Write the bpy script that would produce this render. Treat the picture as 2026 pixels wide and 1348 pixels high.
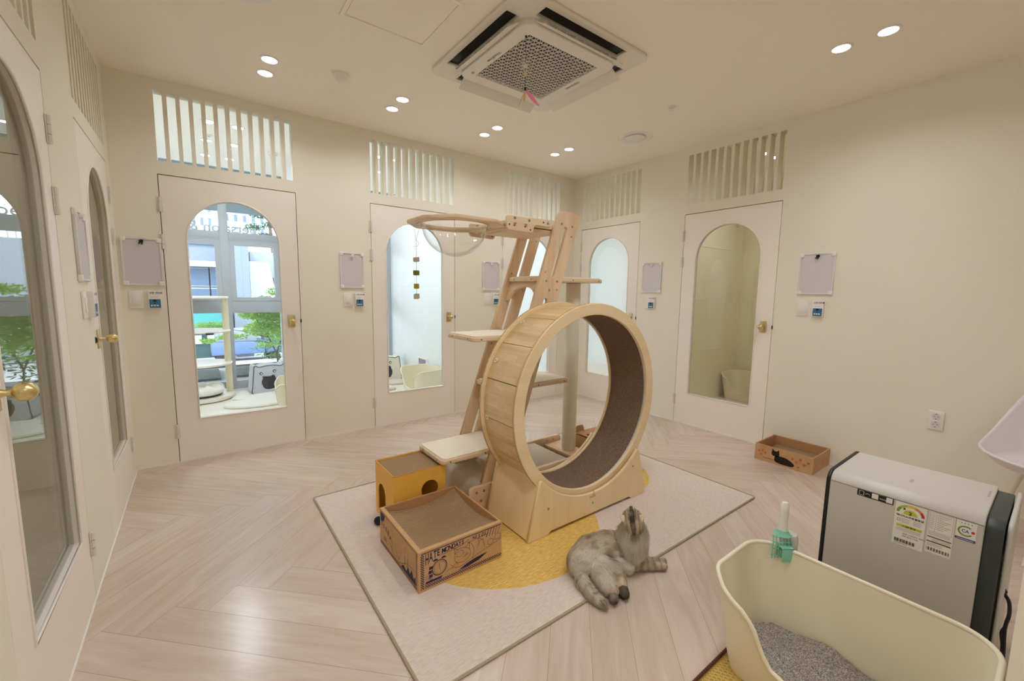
import bpy, bmesh, math, random
import numpy as np
from mathutils import Vector, Matrix, noise as mnoise
random.seed(7); RNG = np.random.default_rng(7)
for o in list(bpy.data.objects): bpy.data.objects.remove(o)
SC = bpy.context.scene; COL = SC.collection
PI = math.pi
# ------------------------------------------------------------------ camera
cd = bpy.data.cameras.new('camera'); cam = bpy.data.objects.new('camera', cd); COL.objects.link(cam)
cd.sensor_width = 36.0; cd.lens = 830.4311 / 2026 * 36.0; cd.clip_start = 0.02; cd.clip_end = 400
_r = Vector((0.8006555, -0.5989534, 0.0143362)); _u = Vector((0.0570752, 0.1000718, 0.9933419)); _w = Vector((0.5964001, 0.7945064, -0.1143085))
m = Matrix(((_r.x, _u.x, -_w.x, 0), (_r.y, _u.y, -_w.y, 0), (_r.z, _u.z, -_w.z, 1.273), (0, 0, 0, 1)))
cam.matrix_world = m; SC.camera = cam
# ------------------------------------------------------------------ world, light, exposure
SC.view_settings.view_transform = 'Standard'; SC.view_settings.look = 'None'
SC.view_settings.gamma = 1.0; SC.view_settings.use_curve_mapping = False; SC.view_settings.exposure = 0.0
SC.cycles.max_bounces = 14; SC.cycles.diffuse_bounces = 7; SC.cycles.transparent_max_bounces = 16; SC.cycles.caustics_reflective = False; SC.cycles.caustics_refractive = False
wd = bpy.data.worlds.new('sky'); SC.world = wd; wd.use_nodes = True
bg = wd.node_tree.nodes['Background']; bg.inputs[0].default_value = (0.78, 0.88, 1.0, 1); bg.inputs[1].default_value = 6.5
sd = bpy.data.lights.new('sun', 'SUN'); sd.energy = 2.4; sd.angle = 0.02; sd.color = (1.0, 0.96, 0.9)
so = bpy.data.objects.new('sun', sd); COL.objects.link(so)
so.rotation_euler = Vector((0.35, 0.75, -0.9)).to_track_quat('-Z', 'Y').to_euler()
WARM = (0.985, 1.0, 1.03)
LAMP_W = 2.35
H, D, R_, L_ = 2.65, 3.804, 3.803, -0.40
DT, TW = 2.033, 0.09
for i, x in enumerate((0.974, 2.41, 3.15)):                      # daylight portals at the street windows
    pl = bpy.data.lights.new('window_portal', 'AREA'); pl.shape = 'RECTANGLE'; pl.size = 1.35; pl.size_y = 2.6
    pl.cycles.is_portal = True
    po = bpy.data.objects.new('window_portal', pl); COL.objects.link(po)
    po.location = ((0.27, 1.70, 3.12)[i], 6.42, 1.33); po.rotation_euler = (-PI/2, 0, 0)

# ------------------------------------------------------------------ material helpers
def lin(c):
    c = [v / 255.0 for v in c[:3]]
    return tuple(v / 12.92 if v <= 0.04045 else ((v + 0.055) / 1.055) ** 2.4 for v in c) + (1.0,)
class NT:
    def __init__(s, name):
        s.m = bpy.data.materials.new(name); s.m.use_nodes = True; s.t = s.m.node_tree; s.t.nodes.clear()
        s.out = s.n('ShaderNodeOutputMaterial')
    def n(s, typ, **kw):
        nd = s.t.nodes.new(typ)
        for k, v in kw.items():
            if k.startswith('_'): setattr(nd, k[1:], v)
        return nd
    def l(s, a, b): s.t.links.new(a, b)
def pbr(name, col, rough=0.6, metal=0.0, spec=0.5, noise=0.0, nscale=40.0, bump=0.0, bscale=200.0, stretch=None, emit=None, alpha=None, coord='Object', trans=0.0, sheen=0.0, col2=None, coat=0.0):
    T = NT(name); b = T.n('ShaderNodeBsdfPrincipled'); T.l(b.outputs[0], T.out.inputs[0])
    c = lin(col); b.inputs['Base Color'].default_value = c
    b.inputs['Roughness'].default_value = rough; b.inputs['Metallic'].default_value = metal
    b.inputs['Specular IOR Level'].default_value = spec
    if trans: b.inputs['Transmission Weight'].default_value = trans
    if sheen: b.inputs['Sheen Weight'].default_value = sheen
    if coat: b.inputs['Coat Weight'].default_value = coat
    if emit: b.inputs['Emission Color'].default_value = lin(emit[0]); b.inputs['Emission Strength'].default_value = emit[1]
    tc = T.n('ShaderNodeTexCoord'); mp = T.n('ShaderNodeMapping'); T.l(tc.outputs[coord], mp.inputs[0])
    if stretch: mp.inputs['Scale'].default_value = stretch
    if noise:
        nz = T.n('ShaderNodeTexNoise'); nz.inputs['Scale'].default_value = nscale; nz.inputs['Detail'].default_value = 5
        T.l(mp.outputs[0], nz.inputs['Vector'])
        mx = T.n('ShaderNodeMix', _data_type='RGBA'); 
        c2 = lin(col2) if col2 else tuple(v * (1 - noise) for v in c[:3]) + (1,)
        c1 = c if col2 else tuple(min(1, v * (1 + noise * 0.5)) for v in c[:3]) + (1,)
        mx.inputs[6].default_value = c1; mx.inputs[7].default_value = c2
        cr = T.n('ShaderNodeMapRange'); cr.inputs[1].default_value = 0.35; cr.inputs[2].default_value = 0.65
        T.l(nz.outputs['Fac'], cr.inputs[0]); T.l(cr.outputs[0], mx.inputs[0]); T.l(mx.outputs[2], b.inputs['Base Color'])
    if bump:
        nb = T.n('ShaderNodeTexNoise'); nb.inputs['Scale'].default_value = bscale; nb.inputs['Detail'].default_value = 3
        T.l(mp.outputs[0], nb.inputs['Vector'])
        bp = T.n('ShaderNodeBump'); bp.inputs['Strength'].default_value = bump; bp.inputs['Distance'].default_value = 0.002
        T.l(nb.outputs['Fac'], bp.inputs['Height']); T.l(bp.outputs[0], b.inputs['Normal'])
    return T.m
def wood(name, c1, c2, axis='x', rough=0.5, scale=9.0, block=None, coat=0.0):
    """long-grained timber; grain runs along the object axis; block=(len,width) gives finger-jointed strips"""
    T = NT(name); b = T.n('ShaderNodeBsdfPrincipled'); T.l(b.outputs[0], T.out.inputs[0])
    b.inputs['Roughness'].default_value = rough
    if coat: b.inputs['Coat Weight'].default_value = coat
    tc = T.n('ShaderNodeTexCoord'); mp = T.n('ShaderNodeMapping'); T.l(tc.outputs['Object'], mp.inputs[0])
    s = {'x': (0.12, 1.6, 1.6), 'y': (1.6, 0.12, 1.6), 'z': (1.6, 1.6, 0.12)}[axis]; mp.inputs['Scale'].default_value = s
    nz = T.n('ShaderNodeTexNoise'); nz.inputs['Scale'].default_value = scale; nz.inputs['Detail'].default_value = 6; nz.inputs['Distortion'].default_value = 0.8
    T.l(mp.outputs[0], nz.inputs['Vector'])
    nf = T.n('ShaderNodeTexNoise'); nf.inputs['Scale'].default_value = scale * 14; nf.inputs['Detail'].default_value = 3
    T.l(mp.outputs[0], nf.inputs['Vector'])
    ad = T.n('ShaderNodeMath', _operation='MULTIPLY_ADD'); ad.inputs[1].default_value = 0.35
    T.l(nf.outputs['Fac'], ad.inputs[0]); T.l(nz.outputs['Fac'], ad.inputs[2])
    cr = T.n('ShaderNodeMapRange'); cr.inputs[1].default_value = 0.45; cr.inputs[2].default_value = 0.9
    T.l(ad.outputs[0], cr.inputs[0])
    mx = T.n('ShaderNodeMix', _data_type='RGBA'); mx.inputs[6].default_value = lin(c1); mx.inputs[7].default_value = lin(c2)
    T.l(cr.outputs[0], mx.inputs[0])
    src = mx.outputs[2]
    if block:
        br = T.n('ShaderNodeTexBrick'); br.inputs['Scale'].default_value = 1.0; br.inputs['Brick Width'].default_value = block[0]; br.inputs['Row Height'].default_value = block[1]
        br.inputs['Mortar Size'].default_value = 0.0005; br.inputs['Color1'].default_value = (1, 1, 1, 1); br.inputs['Color2'].default_value = (0.86, 0.80, 0.74, 1); br.inputs['Mortar'].default_value = (0.8, 0.74, 0.66, 1)
        sp = T.n('ShaderNodeSeparateXYZ'); cb = T.n('ShaderNodeCombineXYZ'); T.l(tc.outputs['Object'], sp.inputs[0])
        o = {'x': (0, 2), 'y': (1, 2), 'z': (2, 0)}[axis]; T.l(sp.outputs[o[0]], cb.inputs[0]); T.l(sp.outputs[o[1]], cb.inputs[1])
        T.l(cb.outputs[0], br.inputs['Vector'])
        mu = T.n('ShaderNodeMix', _data_type='RGBA', _blend_type='MULTIPLY'); mu.inputs[0].default_value = 0.8
        T.l(src, mu.inputs[6]); T.l(br.outputs['Color'], mu.inputs[7]); src = mu.outputs[2]
    T.l(src, b.inputs['Base Color'])
    return T.m
def thin_glass(name, tint=(1, 1, 1), ior=1.5, rough=0.0):
    T = NT(name); tr = T.n('ShaderNodeBsdfTransparent'); tr.inputs[0].default_value = tuple(tint) + (1,)
    gl = T.n('ShaderNodeBsdfGlossy'); gl.inputs['Roughness'].default_value = rough
    fr = T.n('ShaderNodeFresnel'); ge = T.n('ShaderNodeNewGeometry'); mr = T.n('ShaderNodeMapRange')   # same reflectance from both faces of the pane
    mr.inputs[3].default_value = ior; mr.inputs[4].default_value = 1 / ior; T.l(ge.outputs['Backfacing'], mr.inputs[0]); T.l(mr.outputs[0], fr.inputs[0])
    mx = T.n('ShaderNodeMixShader'); T.l(fr.outputs[0], mx.inputs[0]); T.l(tr.outputs[0], mx.inputs[1]); T.l(gl.outputs[0], mx.inputs[2])
    T.l(mx.outputs[0], T.out.inputs[0]); return T.m
def attr_mat(name, rough=0.8, spec=0.3, sheen=0.0, attr='col'):
    T = NT(name); b = T.n('ShaderNodeBsdfPrincipled'); T.l(b.outputs[0], T.out.inputs[0]); b.inputs['Roughness'].default_value = rough
    b.inputs['Specular IOR Level'].default_value = spec
    if sheen: b.inputs['Sheen Weight'].default_value = sheen
    a = T.n('ShaderNodeAttribute', _attribute_name=attr); T.l(a.outputs['Color'], b.inputs['Base Color']); return T.m
def emission(name, col, s):
    T = NT(name); e = T.n('ShaderNodeEmission'); e.inputs[0].default_value = tuple(col) + (1,); e.inputs[1].default_value = s
    T.l(e.outputs[0], T.out.inputs[0]); return T.m

M = {}
M['wall'] = pbr('cream_wall_paint', (240, 235, 221), 0.75, noise=0.02, nscale=1.5, bump=0.06, bscale=120)
M['wall_in'] = pbr('pale_inner_wall', (240, 243, 244), 0.6)
M['wall_tile'] = pbr('cream_inner_panel', (238, 230, 205), 0.45)
M['ceil'] = pbr('cream_ceiling_paint', (250, 243, 230), 0.8)
M['door'] = pbr('door_paint', (247, 240, 232), 0.42, noise=0.01, nscale=2)
M['gap'] = pbr('door_gap_rubber', (38, 36, 22), 0.8)
M['glass'] = thin_glass('clear_door_glass', (0.975, 0.985, 0.975))
M['glass_side'] = thin_glass('side_door_glass', (0.80, 0.82, 0.75), ior=2.3)
M['hinge'] = pbr('painted_hinge', (226, 220, 215), 0.35, spec=0.6)
M['brass'] = pbr('brushed_brass', (220, 202, 148), 0.30, metal=1.0)
M['dark'] = pbr('black_plastic', (18, 18, 20), 0.45)
M['white'] = pbr('white_plastic', (240, 236, 232), 0.35)
M['acwhite'] = pbr('air_conditioner_plastic', (232, 226, 216), 0.45)
M['board'] = pbr('whiteboard_surface', (216, 213, 218), 0.25)
M['boardframe'] = pbr('whiteboard_frame', (226, 224, 228), 0.35)
M['blue'] = pbr('thermostat_blue', (62, 120, 160), 0.4)
M['ink'] = pbr('navy_print_ink', (38, 32, 74), 0.7)
M['birch'] = wood('birch_plywood', (244, 222, 178), (234, 208, 160), 'z', 0.42, 5)
M['birch_x'] = wood('birch_plywood_curved', (242, 222, 184), (230, 204, 160), 'x', 0.4, 5)
M['plyedge'] = wood('plywood_edge', (196, 160, 106), (158, 118, 70), 'x', 0.6, 60)
M['stave'] = wood('jointed_oak_staves', (240, 216, 172), (214, 182, 132), 'y', 0.4, 12, block=(0.11, 0.035))
M['rubberwood'] = wood('rubberwood_plank', (236, 212, 180), (212, 182, 144), 'z', 0.5, 9)
M['rubberwood_x'] = wood('rubberwood_rail', (238, 216, 186), (214, 186, 150), 'x', 0.5, 9)
M['rubberwood_y'] = wood('rubberwood_edge', (236, 212, 180), (208, 178, 140), 'y', 0.5, 9)
M['felt'] = pbr('cream_felt', (250, 240, 222), 0.95, noise=0.03, nscale=60, bump=0.5, bscale=700, sheen=0.2)
M['sisal'] = pbr('cream_sisal', (242, 236, 218), 0.95, noise=0.12, nscale=220, bump=0.8, bscale=350, stretch=(1, 1, 5))
M['carpet'] = pbr('brown_running_carpet', (150, 124, 102), 1.0, noise=1, nscale=260, col2=(92, 72, 56), bump=1.0, bscale=500)
M['bolt'] = pbr('steel_bolt', (170, 172, 178), 0.3, metal=0.9)
M['card'] = pbr('brown_cardboard', (200, 160, 114), 0.85, noise=0.05, nscale=25)
M['card_in'] = pbr('cardboard_inside', (184, 140, 98), 0.9, noise=0.05, nscale=25)
M['orange'] = pbr('amber_cardboard', (238, 186, 78), 0.55)
M['orangeprint'] = pbr('orange_print', (214, 112, 62), 0.8)
M['acrylic'] = thin_glass('clear_acrylic', (0.985, 0.985, 0.98), ior=1.45)
M['litter_plastic'] = pbr('cream_litter_plastic', (236, 228, 204), 0.32, spec=0.5)
M['mint'] = pbr('mint_plastic', (138, 208, 186), 0.35)
M['greyshell'] = pbr('grey_white_shell', (205, 202, 196), 0.38)
M['steel_dark'] = pbr('dark_teal_grey', (58, 66, 68), 0.4)
M['carkey'] = pbr('dark_cable', (26, 24, 28), 0.5)
M['frame_win'] = pbr('window_frame_grey', (172, 175, 182), 0.45)
M['lens'] = emission('lamp_lens_glow', (1.0, 0.97, 0.92), 14.0)
M['pink'] = pbr('pink_feather', (250, 150, 188), 0.8)
M['feather'] = pbr('cream_feather', (232, 205, 160), 0.8)
M['fluff'] = pbr('white_fleece', (244, 238, 230), 1.0, bump=1.0, bscale=160, sheen=0.5)
M['fluffpink'] = pbr('beige_fleece', (222, 200, 186), 1.0, bump=1.0, bscale=160, sheen=0.5)
M['greyfelt'] = pbr('grey_felt', (206, 209, 218), 0.95, noise=0.15, nscale=150, bump=0.5, bscale=500)
M['creamfelt'] = pbr('cream_pet_felt', (226, 220, 204), 0.95, noise=0.05, nscale=150)
M['laminate'] = pbr('white_laminate', (236, 228, 216), 0.4)
M['creampost'] = pbr('cream_sisal_post', (228, 218, 186), 0.9, bump=0.5, bscale=300)

# ------------------------------------------------------------------ object helpers
def tag(o, label=None, cat=None, group=None, kind=None):
    if label: o['label'] = label
    if cat: o['category'] = cat
    if group: o['group'] = group
    if kind: o['kind'] = kind
    return o
def obj(name, me, mat=None, parent=None, world=False):
    o = bpy.data.objects.new(name, me); COL.objects.link(o); me.name = name
    if mat is not None:
        for mm in (mat if isinstance(mat, (list, tuple)) else [mat]): me.materials.append(M[mm] if isinstance(mm, str) else mm)
    if parent is not None:
        o.parent = parent
        if world:
            q = parent; mt = Matrix.Identity(4)
            while q: mt = q.matrix_basis @ mt; q = q.parent
            me.transform(mt.inverted())
    return o
def thing(name, label, cat, mat4=None, group=None):
    o = bpy.data.objects.new(name, None); COL.objects.link(o); o.empty_display_size = 0.05
    if mat4 is not None: o.matrix_basis = mat4 if isinstance(mat4, Matrix) else Matrix.Translation(mat4)
    return tag(o, label, cat, group)
def struct(name, me, mat): return tag(obj(name, me, mat), kind='structure')
def copy_tree(o, parent=None):
    c = o.copy(); COL.objects.link(c); c.parent = parent
    for ch in list(o.children): copy_tree(ch, c)
    return c
class B:
    def __init__(s): s.b = bmesh.new(); s.mi = 0
    def _add(s, bm2, mt=None):
        me = bpy.data.meshes.new('t'); bm2.to_mesh(me); bm2.free()
        if mt is not None: me.transform(mt)
        n0 = len(s.b.faces); s.b.from_mesh(me); bpy.data.meshes.remove(me)
        s.b.faces.ensure_lookup_table()
        for f in s.b.faces[n0:]: f.material_index = s.mi
        return s
    def add(s, me, mt=None):
        if mt is not None: me.transform(mt)
        n0 = len(s.b.faces); s.b.from_mesh(me); bpy.data.meshes.remove(me); s.b.faces.ensure_lookup_table()
        for f in s.b.faces[n0:]: f.material_index = s.mi
        return s
    def box(s, x0, y0, z0, x1, y1, z1, bev=0.0, seg=2, mt=None):
        bm = bmesh.new(); bmesh.ops.create_cube(bm, size=1)
        for v in bm.verts: v.co = Vector(((x0 + x1) / 2 + v.co.x * (x1 - x0), (y0 + y1) / 2 + v.co.y * (y1 - y0), (z0 + z1) / 2 + v.co.z * (z1 - z0)))
        if bev: bmesh.ops.bevel(bm, geom=list(bm.edges), offset=bev, segments=seg, affect='EDGES', profile=0.5)
        return s._add(bm, mt)
    def cyl(s, p0, p1, r0, r1=None, n=24, caps=True):
        r1 = r0 if r1 is None else r1; p0 = Vector(p0); p1 = Vector(p1); d = p1 - p0
        bm = bmesh.new(); bmesh.ops.create_cone(bm, cap_ends=caps, segments=n, radius1=r0, radius2=r1, depth=d.length)
        return s._add(bm, Matrix.Translation((p0 + p1) / 2) @ d.to_track_quat('Z', 'Y').to_matrix().to_4x4())
    def sph(s, c, r, sc=(1, 1, 1), n=24, rot=None):
        bm = bmesh.new(); bmesh.ops.create_uvsphere(bm, u_segments=n, v_segments=max(6, n // 2), radius=r)
        mt = Matrix.Translation(c) @ (rot.to_4x4() if rot is not None else Matrix.Identity(4)) @ Matrix.Diagonal((*sc, 1))
        return s._add(bm, mt)
    def tube(s, pts, r, n=8, closed=False, caps=True):
        pts = [Vector(p) for p in pts]; rr = r if hasattr(r, '__len__') else [r] * len(pts)
        bm = bmesh.new(); rings = []; N = len(pts); up = None
        for i, p in enumerate(pts):
            a = pts[i - 1] if (i or closed) else p; c = pts[(i + 1) % N] if (i < N - 1 or closed) else p
            t = (c - a); t = t.normalized() if t.length > 1e-9 else Vector((0, 0, 1))
            if up is None: up = t.orthogonal().normalized()
            up = (up - t * up.dot(t)); up = up.normalized() if up.length > 1e-6 else t.orthogonal().normalized()
            sd_ = t.cross(up)
            rings.append([bm.verts.new(p + (up * math.cos(2 * PI * k / n) + sd_ * math.sin(2 * PI * k / n)) * rr[i]) for k in range(n)])
        for i in range(N if closed else N - 1):
            A, C = rings[i], rings[(i + 1) % N]
            for k in range(n): bm.faces.new((A[k], A[(k + 1) % n], C[(k + 1) % n], C[k]))
        if not closed and caps: bm.faces.new(rings[0][::-1]); bm.faces.new(rings[-1])
        bmesh.ops.recalc_face_normals(bm, faces=bm.faces)
        return s._add(bm)
    def lathe(s, prof, n=40, mt=None, closed=False):
        bm = bmesh.new(); rings = []
        for r, z in prof:
            rings.append([bm.verts.new((r * math.cos(2 * PI * k / n), r * math.sin(2 * PI * k / n), z)) for k in range(n)] if r > 1e-6 else [bm.verts.new((0, 0, z))])
        for A, C in zip(rings, rings[1:] + (rings[:1] if closed else [])):
            for k in range(n):
                k2 = (k + 1) % n
                if len(A) == 1 and len(C) == 1: continue
                if len(A) == 1: bm.faces.new((A[0], C[k2], C[k]))
                elif len(C) == 1: bm.faces.new((A[k], A[k2], C[0]))
                else: bm.faces.new((A[k], A[k2], C[k2], C[k]))
        bmesh.ops.recalc_face_normals(bm, faces=bm.faces)
        return s._add(bm, mt)
    def quad(s, pts):
        vs = [s.b.verts.new(p) for p in pts]; f = s.b.faces.new(vs); f.material_index = s.mi; return s
    def mesh(s, angle=38):
        me = bpy.data.meshes.new('m'); s.b.to_mesh(me); s.b.free()
        me.polygons.foreach_set('use_smooth', [True] * len(me.polygons))
        me.set_sharp_from_angle(angle=math.radians(angle)); return me
def _curve_mesh(cu, mt=None):
    o = bpy.data.objects.new('t', cu); COL.objects.link(o)
    dg = bpy.context.evaluated_depsgraph_get(); dg.update()
    me = bpy.data.meshes.new_from_object(o.evaluated_get(dg)); bpy.data.objects.remove(o); bpy.data.curves.remove(cu)
    if mt is not None: me.transform(mt)
    return me
def plate(loops, thick, bev=0.0, mt=None):
    """flat shape with holes in local u,v, centred on w=0"""
    cu = bpy.data.curves.new('c', 'CURVE'); cu.dimensions = '2D'; cu.fill_mode = 'BOTH'; cu.extrude = max(thick / 2 - bev, 1e-5); cu.bevel_depth = bev; cu.offset = -bev; cu.bevel_resolution = 1
    for lp in loops:
        sp = cu.splines.new('POLY'); sp.points.add(len(lp) - 1); sp.use_cyclic_u = True
        for i, p in enumerate(lp): sp.points[i].co = (p[0], p[1], 0, 1)
    return _curve_mesh(cu, mt)
def text_mesh(body, size, mt=None, thick=0.0, align='LEFT', shear=0.0, bold=0.0):
    cu = bpy.data.curves.new('t', 'FONT'); cu.body = body; cu.size = size; cu.extrude = thick; cu.align_x = align; cu.shear = shear; cu.offset = bold; cu.resolution_u = 3
    return _curve_mesh(cu, mt)
def frame(o, U, V):
    U = Vector(U).normalized(); V = Vector(V).normalized(); W = U.cross(V)
    return Matrix(((U.x, V.x, W.x, o[0]), (U.y, V.y, W.y, o[1]), (U.z, V.z, W.z, o[2]), (0, 0, 0, 1)))
FB = frame((0, D, 0), (1, 0, 0), (0, 0, 1)); FR = frame((R_, 0, 0), (0, -1, 0), (0, 0, 1)); FL = frame((L_, 0, 0), (0, 1, 0), (0, 0, 1))
T3 = Matrix.Translation
def rect(x0, y0, x1, y1): return [(x0, y0), (x1, y0), (x1, y1), (x0, y1)]
def rrect(x0, y0, x1, y1, r, n=6):
    out = []
    for cx, cy, a in ((x1 - r, y0 + r, -90), (x1 - r, y1 - r, 0), (x0 + r, y1 - r, 90), (x0 + r, y0 + r, 180)):
        for k in range(n + 1):
            t = math.radians(a + 90 * k / n); out.append((cx + r * math.cos(t), cy + r * math.sin(t)))
    return out
def circ(cx, cy, r, n=32, a0=0, a1=360): 
    full = abs(a1 - a0) >= 360
    return [(cx + r * math.cos(math.radians(a0 + (a1 - a0) * k / (n if full else n - 1))), cy + r * math.sin(math.radians(a0 + (a1 - a0) * k / (n if full else n - 1)))) for k in range(n)]
def arch(u0, u1, v0, v1, n=28):
    r = (u1 - u0) / 2; c = (u0 + u1) / 2
    return [(u0, v0), (u1, v0)] + [(c + r * math.cos(PI * k / n), v1 - r + r * math.sin(PI * k / n)) for k in range(n + 1)]
def smooth_closed(pts, n=6):
    out = []; N = len(pts)
    for i in range(N):
        p0, p1, p2, p3 = (Vector((*pts[(i + j) % N], 0)) if len(pts[0]) == 2 else Vector(pts[(i + j) % N]) for j in (-1, 0, 1, 2))
        for k in range(n):
            t = k / n
            q = 0.5 * ((2 * p1) + (-p0 + p2) * t + (2 * p0 - 5 * p1 + 4 * p2 - p3) * t * t + (-p0 + 3 * p1 - 3 * p2 + p3) * t ** 3)
            out.append((q.x, q.y) if len(pts[0]) == 2 else q)
    return out
def smooth_open(pts, n=6):
    P = [Vector(p) for p in pts]; P = [P[0] * 2 - P[1]] + P + [P[-1] * 2 - P[-2]]; out = []
    for i in range(1, len(P) - 2):
        p0, p1, p2, p3 = P[i - 1:i + 3]
        for k in range(n):
            t = k / n; out.append(0.5 * ((2 * p1) + (-p0 + p2) * t + (2 * p0 - 5 * p1 + 4 * p2 - p3) * t * t + (-p0 + 3 * p1 - 3 * p2 + p3) * t ** 3))
    return out + [P[-2]]
class Ink(B):
    """flat print drawn in local u,v at height w; colour slot = self.mi"""
    w = 0.0
    def poly(s, pts): return s.add(plate([pts], 2e-5), T3((0, 0, s.w)))
    def rect(s, x0, y0, x1, y1): return s.quad([(x0, y0, s.w), (x1, y0, s.w), (x1, y1, s.w), (x0, y1, s.w)])
    def line(s, pts, wd, closed=False):
        pts = [Vector((p[0], p[1])) for p in pts]
        if closed: pts = pts + [pts[0]]
        for a, b in zip(pts, pts[1:]):
            d = b - a
            if d.length < 1e-7: continue
            n = Vector((-d.y, d.x)).normalized() * wd / 2; e = d.normalized() * wd * 0.3
            a2, b2 = a - e, b + e
            s.quad([(*(a2 + n), s.w), (*(a2 - n), s.w), (*(b2 - n), s.w), (*(b2 + n), s.w)])
        return s
    def text(s, body, x, y, size, sx=1.0, rot=0.0, shear=0.0, bold=0.0, align='LEFT'):
        return s.add(text_mesh(body, size, None, align=align, shear=shear, bold=bold), T3((x, y, s.w)) @ Matrix.Rotation(rot, 4, 'Z') @ Matrix.Diagonal((sx, 1, 1, 1)))

# ------------------------------------------------------------------ setting: floor
def herringbone():
    W, L8 = 0.15, 8; bm = bmesh.new(); uv = bm.loops.layers.uv.new('UVMap'); cl = bm.loops.layers.float_color.new('tone')
    r2 = math.sqrt(0.5); pl = {}
    for a in range(-26, 62):
        for b in range(-34, 46):
            p, q = (a + 0.5) * W, (b + 0.5) * W
            d = (a + b - 1) % 16
            key = ('p', a - d, b) if d < 8 else ('q', a, b - (d - 8))
            pl[key] = 1
    def cart(p, q): return Vector(((p - q) * r2, (p + q) * r2, 0))
    for (k, a, b) in pl:
        p0, q0 = 0.145 + a * W, 0.045 + b * W
        p1, q1 = (p0 + 8 * W, q0 + W) if k == 'p' else (p0 + W, q0 + 8 * W)
        c = cart((p0 + p1) / 2, (q0 + q1) / 2)
        if not (-1.6 < c.x < 4.7 and -3.2 < c.y < 4.8): continue
        vs = [bm.verts.new(cart(*t)) for t in ((p0, q0), (p1, q0), (p1, q1), (p0, q1))]
        f = bm.faces.new(vs); t = random.random(); ou, ov = random.uniform(0, 50), random.uniform(0, 50); sh = random.random()
        uvs = [(0, 0), (1.2, 0), (1.2, .15), (0, .15)] if k == 'p' else [(0, 0), (0, .15), (1.2, .15), (1.2, 0)]
        for lp, w_ in zip(f.loops, uvs): lp[uv].uv = w_; lp[cl] = (t, sh, ou / 50, 1)
    geo = lambda: list(bm.verts) + list(bm.edges) + list(bm.faces)
    for co, no in (((L_ - .05, 0, 0), (-1, 0, 0)), ((R_ + .05, 0, 0), (1, 0, 0)), ((0, D + .05, 0), (0, 1, 0)), ((0, -2.2, 0), (0, -1, 0))):
        bmesh.ops.bisect_plane(bm, geom=geo(), plane_co=co, plane_no=no, clear_outer=True)
    me = bpy.data.meshes.new('floor'); bm.to_mesh(me); bm.free(); return me
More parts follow.
